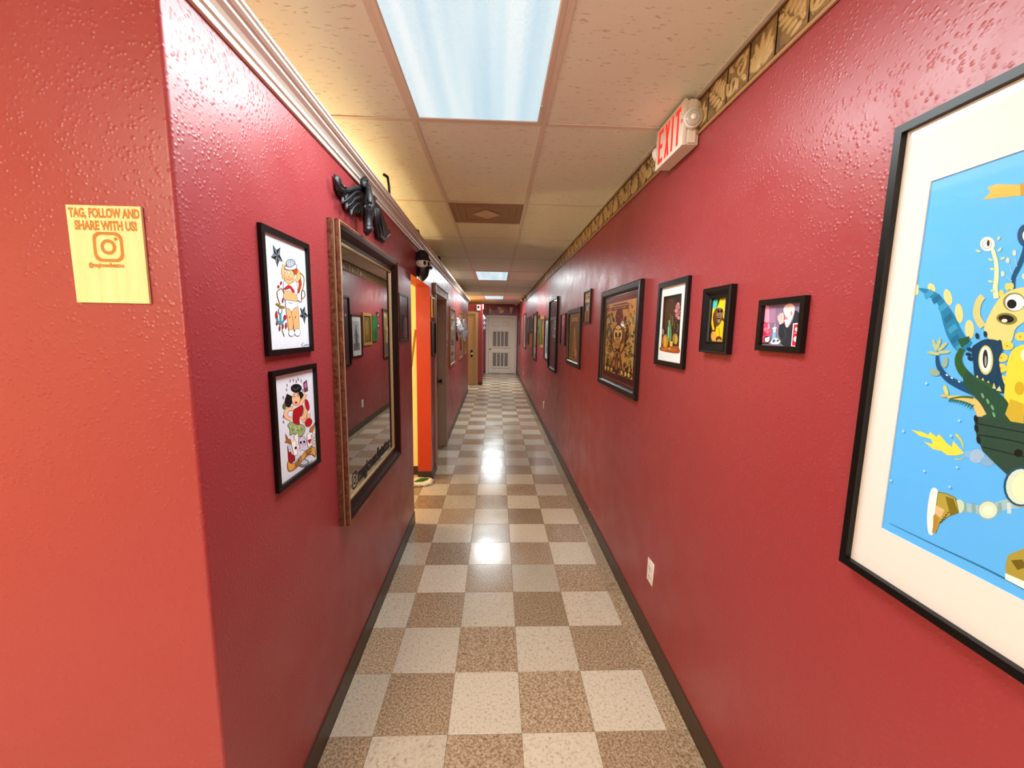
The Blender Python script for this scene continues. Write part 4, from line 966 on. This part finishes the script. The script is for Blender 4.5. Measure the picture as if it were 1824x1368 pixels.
A.poly([(900, 60), (1000, 150), (1120, 220), (1240, 300), (1310, 400), (1335, 570), (1070, 520), (1040, 400), (960, 300), (860, 180)], '#35614f', True)
A.line([(705, 312), (850, 325), (970, 365), (1045, 500)], '#d6c684', 26, 92); A.line([(730, 330), (850, 312), (960, 320)], '#5d7a35', 14, 24)
for i in range(9): A.poly([(720+28*i, 335+(i*i)*.8), (745+28*i, 340+(i*i)*.8), (715+26*i, 368+(i*i)*1.2)], '#2f7a66')
A.ell(690, 250, 20, 55, '#c9d28c', ang=-.3); A.ell(680, 300, 40, 14, '#c9c070')
for x, y in ((1050, 300), (1100, 355), (1145, 415), (1160, 485)): A.ell(x, y, 12, 28, '#7fae8a', ang=-.4)
A.poly([(1270, 480), (1330, 560), (1450, 575), (1450, 380), (1320, 330)], '#c8b64a')
A.poly([(970, 500), (1150, 520), (1330, 552), (1560, 590), (1560, 1100), (1400, 1090), (1290, 1072), (1160, 950), (1050, 840), (1030, 790), (992, 700), (976, 600)], '#3a5c50')
for P_ in ([(985, 570), (1200, 610), (1560, 680)], [(1000, 680), (1250, 720), (1560, 790)], [(1050, 800), (1300, 860), (1560, 920)]): A.line(P_, '#122a26', 9)
for x, y in ((985, 530), (990, 620), (1010, 730)): A.ell(x, y, 20, 42, '#1a2c28', ang=-.2)
A.ell(1400, 860, 42, 40, '#122a26'); A.ell(1420, 1185, 166, 192, '#1c6686'); A.ell(1428, 1188, 150, 174, '#cfe0d6'); A.ell(1445, 1195, 110, 135, '#e3e8cf')
for x, y in ((500, 180), (820, 542), (740, 690), (800, 998), (480, 1034), (152, 1126), (728, 1186), (275, 645)): A.ell(x, y, 13, 13, '#a9d8fa')
A.g = lambda x, y: (x, y)
A.poly([(.56, 1.40), (.40, 1.39), (.36, 1.46), (.33, 1.55), (.56, 1.55)], '#3a5c50'); A.poly([(.56, 1.55), (.42, 1.55), (.43, 1.68), (.50, 1.74), (.56, 1.72)], '#f2d658', True)
o = A.build(t)

# -- bald man print
t = framed(RW, 1.070, 1.262, 1.600, 1.755, .017, .016, 'small black framed print of a bald man in black covering his face', glass=False)
A = Art(RW, .0045); A.rect(1.086, 1.246, 1.616, 1.739, '#8f8099'); A.g = PR(1330, 515, 10.946, .005)
A.poly([(300, 320), (430, 325), (440, 660), (280, 660)], '#eaa8c0'); A.poly([(430, 330), (560, 350), (560, 650), (440, 650)], '#b08aa6')
A.poly([(280, 660), (400, 650), (440, 640), (460, 900), (340, 1040), (245, 1030)], '#d85a78', True)
for x, y, r_ in ((320, 700, 28), (360, 780, 34), (300, 830, 30), (350, 880, 32), (290, 930, 28), (410, 830, 26)): A.ell(x, y, r_, r_, R.choice(('#ef8fa6', '#c23a5c', '#f2b5c2')))
A.poly([(430, 620), (445, 760), (400, 800)], '#f3b7c4')
A.line([(528, 985), (532, 860)], '#7cc3e2', 62); A.line([(538, 850), (540, 745)], '#dfeef4', 46); A.line([(500, 770), (580, 750)], '#e9f3f6', 26); A.line([(545, 745), (556, 660)], '#e7d3dc', 14, 4)
A.poly([(940, 400), (1075, 300), (1060, 560), (930, 600)], '#9088a4')
A.poly([(640, 700), (740, 665), (790, 760), (900, 600), (945, 420), (1020, 470), (1060, 560), (1000, 1120), (700, 1095), (615, 900)], '#3a3f48', True); A.line([(720, 740), (760, 900), (700, 1000)], '#555c68', 14); A.line([(600, 760), (610, 900), (660, 1010)], '#c9ccd2', 5)
A.poly([(715, 420), (750, 320), (850, 280), (925, 330), (930, 430), (890, 560), (830, 690), (775, 745), (745, 660), (765, 570)], '#f3d3d6', True); A.ell(870, 472, 16, 46, '#cf8f90'); A.poly([(740, 560), (790, 545), (800, 600), (750, 600)], '#d88f90')
A.poly([(600, 580), (640, 500), (715, 470), (722, 570), (715, 650), (645, 690), (622, 630)], '#efc4c0', True)
for a_, b_ in (((610, 560), (598, 520)), ((640, 530), (622, 490)), ((670, 510), (650, 462)), ((700, 500), (690, 452))): A.line([a_, b_], '#efc4c0', 20, 12)
for a_, b_ in (((622, 540), (660, 590)), ((650, 510), (680, 570))): A.line([a_, b_], '#c08a88', 5)
A.ell(765, 615, 32, 20, '#f7eeee'); A.line([(625, 650), (640, 700)], '#a03848', 8)
A.poly([(905, 668), (1045, 655), (1000, 1125), (865, 1110)], '#f6f1f0'); A.poly([(920, 690), (1040, 680), (990, 1110), (880, 1100)], '#cf3350')
A.ell(985, 785, 46, 42, '#f3dede'); A.line([(930, 860), (1010, 840)], '#f6eaea', 10); A.ell(962, 975, 50, 55, '#f3ecec'); A.line([(930, 960), (990, 955)], '#9a9aa0', 6); A.line([(930, 990), (985, 985)], '#9a9aa0', 6)
A.ell(400, 980, 66, 66, '#3a2228'); A.poly([(355, 960), (400, 940), (440, 930), (445, 990), (410, 1030), (365, 1020)], '#f6efee', True)
A.poly([(448, 1050), (510, 960), (590, 950), (665, 1025), (610, 1076), (500, 1075)], '#eceaf2', False, '#8a86a0', 4); A.ell(530, 1010, 26, 34, '#6a6480', ang=.5); A.ell(605, 1005, 22, 20, '#3a3a50')
A.poly([(240, 1030), (430, 1050), (440, 1075), (235, 1064)], '#5a3a44')
A.build(t)
# -- banana skull print in deep moulded frame
t = framed(RW, 1.410, 1.600, 1.577, 1.822, .045, .026, 'small black deep-moulded frame with yellow banana skull picture', prof=[(0, .0005), (0, .022), (.004, .026), (.009, .024), (.013, .026), (.030, .014), (.036, .013), (.040, .016), (.044, .010), (.044, .0005)], glass=False)
A = Art(RW, .0045); A.rect(1.452, 1.558, 1.619, 1.780, '#4a3526'); A.g = PR(1240, 490, 8.55, .006)
A.poly([(200, 370), (330, 350), (300, 520), (240, 600), (205, 820), (190, 860)], '#62c4b6'); A.poly([(400, 330), (450, 320), (430, 700), (405, 640)], '#d6c46a')
A.poly([(190, 850), (250, 830), (300, 1030), (185, 1040)], '#3a4a44')
A.line([(275, 505), (236, 600), (238, 720), (262, 835)], '#e8bc2a', 40, 30); A.line([(262, 520), (228, 610), (230, 720)], '#f6df6a', 12)
A.poly([(335, 440), (352, 385), (368, 340), (400, 385), (415, 500), (410, 640), (375, 560), (300, 540)], '#f3cd1c', True)
A.poly([(300, 800), (370, 690), (425, 750), (425, 1050), (280, 1050)], '#eec024', True); A.line([(330, 800), (350, 900), (330, 1000)], '#b8861a', 14)
A.poly([(270, 560), (320, 500), (400, 520), (405, 620), (370, 720), (320, 780), (280, 740)], '#6d4c34', True); A.ell(352, 590, 50, 85, '#9a7a50'); A.ell(334, 550, 19, 30, '#1c120c'); A.ell(378, 548, 17, 27, '#1c120c'); A.poly([(352, 590), (362, 590), (357, 612)], '#2a1a10'); A.ell(345, 645, 27, 24, '#2a1a10'); A.line([(325, 640), (368, 640)], '#cfc0a0', 8); A.ell(340, 700, 22, 26, '#a88a60')
A.ell(262, 930, 42, 76, '#d2a24a'); A.ell(340, 975, 48, 44, '#6a4426'); A.ell(345, 1000, 30, 24, '#c99a5a'); A.poly([(230, 1005), (300, 985), (290, 1040), (225, 1040)], '#c8a070')
A.build(t)
# -- still life in white mat
t = framed(RW, 1.751, 2.075, 1.490, 1.895, .024, .016, 'black framed still life with white mat, bottle and pink flowers', glass=False)
A = Art(RW, .0045); A.g = PR(1160, 480, 7.2, .005); A.poly([(160, 350), (390, 305), (348, 1075), (122, 1040)], '#43301f')
A.poly([(190, 430), (300, 400), (280, 700), (180, 760)], '#5c3f28', True); A.line([(165, 370), (385, 330)], '#2a1e14', 22)
for x, y, r_ in ((340, 480, 34), (352, 550, 30), (330, 590, 28), (350, 620, 22), (318, 530, 24), (345, 445, 22)): A.ell(x, y, r_*.9, r_*1.15, R.choice(('#b9807c', '#a5686a', '#c79490')), '#7a4548', 3)
for P_ in ([(240, 700), (250, 600), (235, 560)], [(290, 760), (300, 680), (330, 650)], [(270, 720), (275, 620), (262, 600)], [(330, 800), (345, 720), (325, 700)]): A.line(P_, R.choice(('#7a7348', '#8a8056', '#62603a')), 9, 5)
A.poly([(206, 790), (222, 705), (248, 705), (258, 800), (254, 905), (212, 920)], '#6b966e', True); A.line([(230, 650), (232, 712)], '#83a07c', 20); A.line([(222, 740), (218, 880)], '#a8c8a0', 8)
A.ell(180, 925, 40, 95, '#b58735', '#6a4a18', 4); A.ell(178, 925, 16, 80, '#cfa452'); A.ell(308, 890, 38, 72, '#a3863c', '#5c4618', 4); A.ell(318, 900, 14, 60, '#bfa258'); A.line([(256, 920), (254, 990)], '#d9b54c', 34); A.ell(150, 800, 14, 40, '#8a8a80')
A.poly([(128, 985), (200, 1000), (260, 985), (346, 990), (348, 1075), (122, 1040)], '#9f5f2b', True); A.ell(170, 1020, 36, 22, '#b9783a'); A.ell(280, 1030, 50, 22, '#b46a34'); A.ell(230, 1015, 20, 14, '#d09a52')
A.build(t)
# -- large gold and maroon print
t = framed(RW, 2.310, 3.170, 1.252, 1.950, .048, .026, 'large dark wood frame with gold and maroon skull and rose print', mat=M_DKWOOD, prof=[(0, .0005), (0, .022), (.006, .026), (.036, .024), (.044, .016), (.048, .014), (.048, .0005)], matcol=pmat('mat_maroon', '#3c1a1a', .7))
A = Art(RW, .0045, dn=.00002); A.rect(2.375, 3.105, 1.317, 1.885, '#8a5a30'); A.rect(2.381, 3.099, 1.323, 1.879, '#4a2020'); A.rect(2.42, 3.055, 1.362, 1.852, '#c9a259')
A.g = lambda x, y: (3.055-x*.635, 1.362+y*.49)
rr = random.Random(3)
for i in range(46):
    x = rr.choice((rr.uniform(.03, .26), rr.uniform(.74, .97), rr.uniform(.05, .95))); y = rr.uniform(.03, .97) if not .26 < x < .74 else rr.uniform(.02, .12)
    A.ell(x, y, rr.uniform(.02, .05), rr.uniform(.02, .06), rr.choice(('#c9a857', '#8f7a3a', '#b5944a', '#9a8a4a', '#d3b868')), ang=rr.uniform(0, 3))
for i in range(210):
    side = i % 3; x = rr.uniform(.02, .28) if side == 0 else (rr.uniform(.72, .98) if side == 1 else rr.uniform(.05, .95)); y = rr.uniform(.03, .95) if side < 2 else rr.uniform(.02, .16)
    a = rr.uniform(0, 6.28); l = rr.uniform(.02, .055); A.line([(x, y), (x+l*math.cos(a), y+l*math.sin(a)), (x+l*1.4*math.cos(a+1), y+l*1.4*math.sin(a+1))], rr.choice(('#3a1a10', '#4a2014', '#5a3a18', '#2a140c')), .017, .007)
DM = '#4a1614'
for y, w_ in ((.965, .5), (.93, .56), (.90, .5)): A.line([(.5-w_/2, y), (.5+w_/2, y)], '#6a3a20', .012)
for k_ in range(10): a = 2*PI*k_/10; A.ell(.5+.075*math.cos(a), .80+.07*math.sin(a), .045, .04, ('#7a2c26', '#8f3a2e')[k_ % 2], DM, .006)
A.ell(.5, .80, .05, .045, '#6a2420'); A.ell(.5, .80, .022, .02, '#a8583c')
for s_ in (-1, 1): A.ell(.5+s_*.2, .76, .05, .03, '#6a3a20', ang=s_*.6); A.line([(.5+s_*.26, .60), (.5+s_*.24, .42), (.5+s_*.12, .30)], DM, .03, .015); A.line([(.5+s_*.16, .66), (.5+s_*.21, .55), (.5+s_*.17, .44)], '#7a3a24', .02)
A.ell(.5, .55, .16, .14, '#d8b070', DM, .018); A.ell(.5, .44, .10, .09, '#b98c4c', DM, .010)
for s_ in (-1, 1): A.ell(.5+s_*.065, .55, .042, .035, '#3a1614'); A.line([(.5+s_*.02, .62), (.5+s_*.12, .63)], DM, .014)
A.poly([(.48, .47), (.52, .47), (.5, .51)], '#3a1614')
for i in range(5): A.line([(.44+.03*i, .39), (.44+.03*i, .44)], '#4a1c18', .007)
for y in (.36, .33): A.line([(.40, y), (.5, y-.02), (.60, y)], DM, .014)
A.poly([(.34, .06), (.38, .25), (.46, .32), (.54, .32), (.62, .25), (.66, .06)], '#a67a3e', True, DM, .012)
for i in range(7): x = .36+.047*i; A.line([(x, .07), (.44+.02*i, .18), (.47+.01*i, .30)], '#6a2c20', .012)
for s_ in (-1, 1): A.ell(.5+s_*.09, .15, .05, .09, '#7a3a26', DM, .008); A.ell(.5+s_*.09, .15, .02, .05, '#c09a58')
A.poly([(.33, .09), (.42, .04), (.5, .0), (.58, .04), (.67, .09), (.58, .10), (.5, .06), (.42, .10)], DM)
for x in (.08, .2, .33, .7, .82, .92): A.ell(x, .05, .04, .035, '#cdb067', '#4a2a18', .010)
A.build(t)
# -- small upright print above and the brown one
t = framed(RW, 3.585, 3.855, 1.722, 2.022, .014, .016, 'small dark framed upright photo hung highest of the nearer pictures', mat=M_DKWOOD)
simple_art(t, RW, 3.599, 3.841, 1.736, 2.008, .0045, '#6f6058', [('r', .05, .95, .84, .97, '#cfc0b4'), ('r', .1, .9, .45, .84, '#6d6468'), ('e', .5, .62, .2, .16, '#86787a'), ('r', .05, .95, .03, .38, '#a98d56'), ('r', .4, .62, .08, .36, '#6a4f34'), ('p', [(.3, .38), (.5, .56), (.7, .38)], '#c9b48a')])  # pale bar along the top is a white highlight painted into the print
t = framed(RW, 3.945, 4.665, 1.28, 1.888, .055, .024, 'wide dark frame with a brown sketch on tan mat, left of the gold skull print', mat=M_DKWOOD, prof=[(0, .0005), (0, .020), (.006, .024), (.045, .022), (.055, .012), (.055, .0005)], matcol=pmat('mat_tan', '#7c6148', .7))
simple_art(t, RW, 4.002, 4.608, 1.337, 1.831, .0045, '#6a5038', [('r', .04, .96, .03, .97, '#7d6046'), ('r', .14, .86, .08, .92, '#54402e'), ('r', .22, .78, .84, .93, '#b08e5e'), ('p', [(.26, .1), (.42, .6), (.5, .75), (.62, .5), (.74, .12)], '#8f6f4a', True), ('l', [(.5, .7), (.42, .4), (.34, .12)], '#c49a66', .12, .05), ('l', [(.55, .62), (.34, .3), (.2, .1)], '#a8845a', .05, .02), ('e', .3, .16, .06, .1, '#cf9c62'), ('e', .4, .2, .05, .09, '#c8935a'), ('r', .04, .96, .03, .07, '#9a7a56'), ('l', [(.9, .1), (.88, .9)], '#a58a68', .02, .02)])
t = framed(RW, 4.825, 5.185, 1.478, 1.862, .014, .018, 'small purple-grey framed picture between the tall logo poster and the brown sketch', mat=M_DKWOOD)
simple_art(t, RW, 4.839, 5.171, 1.492, 1.848, .0045, '#5d4656', [('r', .55, .95, .04, .96, '#8a7c8c'), ('e', .72, .7, .14, .12, '#b5aab8'), ('e', .35, .4, .2, .25, '#3f2b3a'), ('r', .1, .9, .08, .16, '#7a5a60')])
t = framed(RW, 5.49, 6.30, 1.08, 2.113, .028, .026, 'tall black framed poster with pale emblem lettering on mauve', matcol=pmat('mat_mauve', '#6e5050', .7))
A = Art(RW, .0045); A.rect(5.518, 6.272, 1.108, 2.085, '#6c4e4e'); A.g = lambda x, y: (6.272-x*.754, 1.108+y*.977)
A.poly([(.05, .04), (.95, .04), (.95, .94), (.05, .94)], '#745558'); A.poly([(.1, .08), (.9, .08), (.9, .9), (.1, .9)], '#6a4a4e')
for i in range(6): A.line([(.16+.12*i, .72), (.16+.12*i, .76)], '#dfe0dc', .06)
A.ell(.34, .62, .17, .09, '#5f6258'); A.ell(.34, .62, .10, .055, '#8f948a'); A.ell(.68, .64, .17, .075, '#e6e8e4'); A.ell(.68, .64, .11, .045, '#6a6c66'); A.ell(.70, .64, .06, .03, '#d8dad6')
for x in (.45, .56, .68, .8): A.line([(x, .50), (x, .57)], '#c8cac6', .06)
for x in (.5, .62, .72, .84): A.line([(x, .455), (x, .50)], '#eceeea', .075)
A.line([(.55, .40), (.58, .43)], '#cfd0cc', .04); A.ell(.5, .25, .2, .12, '#7a5660')
A.build(t)
t = framed(RW, 6.36, 6.87, 1.184, 1.853, .024, .02, 'black framed pale picture with white mat, just beyond the tall logo poster')
simple_art(t, RW, 6.46, 6.77, 1.29, 1.75, .0045, '#b9c0c8', [('r', 0, 1, 0, .25, '#7f858c'), ('p', [(.35, .15), (.3, .6), (.5, .8), (.65, .6), (.7, .15)], '#6d6a6c', True), ('e', .5, .82, .1, .07, '#8a7f7a'), ('l', [(.2, .5), (.5, .6), (.85, .45)], '#5a5658', .05, .03)])
t = framed(RW, 6.93, 7.42, 1.352, 1.902, .05, .02, 'gold framed picture beside the green canvas', mat=pmat('gold_wood', '#b5883a', .4, metal=.3), glass=False)
simple_art(t, RW, 6.98, 7.37, 1.402, 1.852, .0045, '#6a5328', [('r', .1, .9, .06, .94, '#7c6432'), ('e', .5, .55, .25, .3, '#94783c')])
t = thing('canvas_painting', RW(7.61, 1.41, 0), 'unframed green canvas beside the gold frame', 'painting', 'framed pictures on the right wall')
b = MB(); b.box(RW, 7.45, 7.775, 1.41, 1.872, .0005, .022); b.build('canvas', pmat('canvas_green', '#1f6a35', .7), t)
simple_art(t, RW, 7.452, 7.773, 1.412, 1.870, .0222, '#246f38', [('e', .4, .6, .3, .3, '#2f7d44'), ('e', .65, .3, .2, .2, '#1a5a2c')])
for (v0, v1), lb in (((1.858, 1.945), 'tiny black frame beyond the green canvas, the upper one'), ((1.66, 1.745), 'tiny black frame beyond the green canvas, the lower one')):
    t = framed(RW, 7.82, 7.95, v0, v1, .012, .014, lb, glass=False); simple_art(t, RW, 7.834, 7.936, v0+.014, v1-.014, .0045, '#d5d0ca', [('e', .5, .5, .25, .3, '#8a8688')])
t = framed(RW, 8.21, 9.0, 1.04, 2.03, .035, .022, 'tall dark framed cream picture beyond the green canvas', mat=M_DKWOOD)
simple_art(t, RW, 8.245, 8.965, 1.075, 1.995, .0045, '#9d8a66', [('r', .06, .94, .6, .95, '#bfa56c'), ('l', [(.5, .05), (.4, .4), (.6, .7), (.5, .95)], '#e0cf9a', .16, .1), ('r', .06, .94, .05, .3, '#8d8070'), ('e', .5, .6, .12, .06, '#f0e6cc')])
far = [(9.15, 9.58, 1.60, 1.922, 'small dark frame above a tiny cream one, far right wall', '#5a5650', 1), (9.40, 9.70, 1.265, 1.575, 'narrow cream framed picture low in the far cluster', '#c9a878', 2), (9.65, 10.10, 1.60, 1.99, 'dark framed picture at the top of the far cluster', '#67645c', 1),
       (10.18, 10.74, 1.32, 1.99, 'tall grey picture at the far side of the cluster', '#5e6058', 1), (11.2, 12.18, 1.14, 2.135, 'large pale framed picture under the brass spotlight', '#a89c92', 1), (13.98, 14.9, 1.17, 2.12, 'maroon framed picture nearest the end door', '#5a3038', 1)]
for u0, u1, v0, v1, lb, c, kd in far:
    t = framed(RW, u0, u1, v0, v1, .025, .018, lb, mat=M_DKWOOD if kd == 1 else M_GOLD)
    simple_art(t, RW, u0+.025, u1-.025, v0+.025, v1-.025, .0045, c, [('r', .12, .88, .1, .9, '#8d8478'), ('e', .5, .55, .22, .2, '#4f463f'), ('p', [(.25, .12), (.45, .4), (.75, .12)], '#6a5c50')])

# ---- outlets and nails
def outlet(u0, u1, v0, v1, label):
    t = thing('power_outlet', RW((u0+u1)/2, v0, 0), label, 'outlet', 'outlets on the right wall')
    b = MB(); b.relief(RW, [(u0, v0), (u1, v0), (u1, v1), (u0, v1)], .0005, .006, .93); b.build('cover_plate', pmat('outlet_white', '#e8ddd4', .35), t)
    uc, h = (u0+u1)/2, v1-v0
    for k_ in (.3, .7):
        vc = v0+h*k_; b = MB(); b.relief(RW, [(uc+.017*math.cos(2*PI*i/14), vc+.015*math.sin(2*PI*i/14)) for i in range(14)], .0055, .0078, .9); s_ = b.build('socket', pmat('outlet_face', '#d9cfc4', .4), t)
        b = MB()
        for du in (-.006, .006): b.box(RW, uc+du-.001, uc+du+.001, vc-.002, vc+.006, .0072, .0082)
        b.box(RW, uc-.002, uc+.002, vc-.010, vc-.006, .0072, .0082); b.build('slot', M_DARK, s_)
    b = MB(); b.lathe(RW(uc, v0+h*.5, .0055), (-1, 0, 0), [(.003, 0), (.003, .0012), (0, .0016)], 8); b.build('screw', M_SILVER, t)
outlet(1.936, 2.012, .333, .456, 'white wall outlet low on the red wall, nearest the viewer')
outlet(6.77, 6.85, .33, .455, 'white outlet low on the wall halfway down the corridor')
outlet(11.96, 12.04, .31, .43, 'white outlet low on the wall near the end door')
for u_, v_, lb in ((3.32, .118, 'tiny white nail head just above the right baseboard'), (15.2, .93, 'tiny white nail head by the end door frame')):
    t = thing('nail', RW(u_, v_, 0), lb, 'nail'); b = MB(); b.lathe(RW(u_, v_, 0), (-1, 0, 0), [(.002, 0), (.002, .004), (.006, .004), (.006, .006), (.001, .007)], 8); b.build('nail_head', M_WHITE, t)
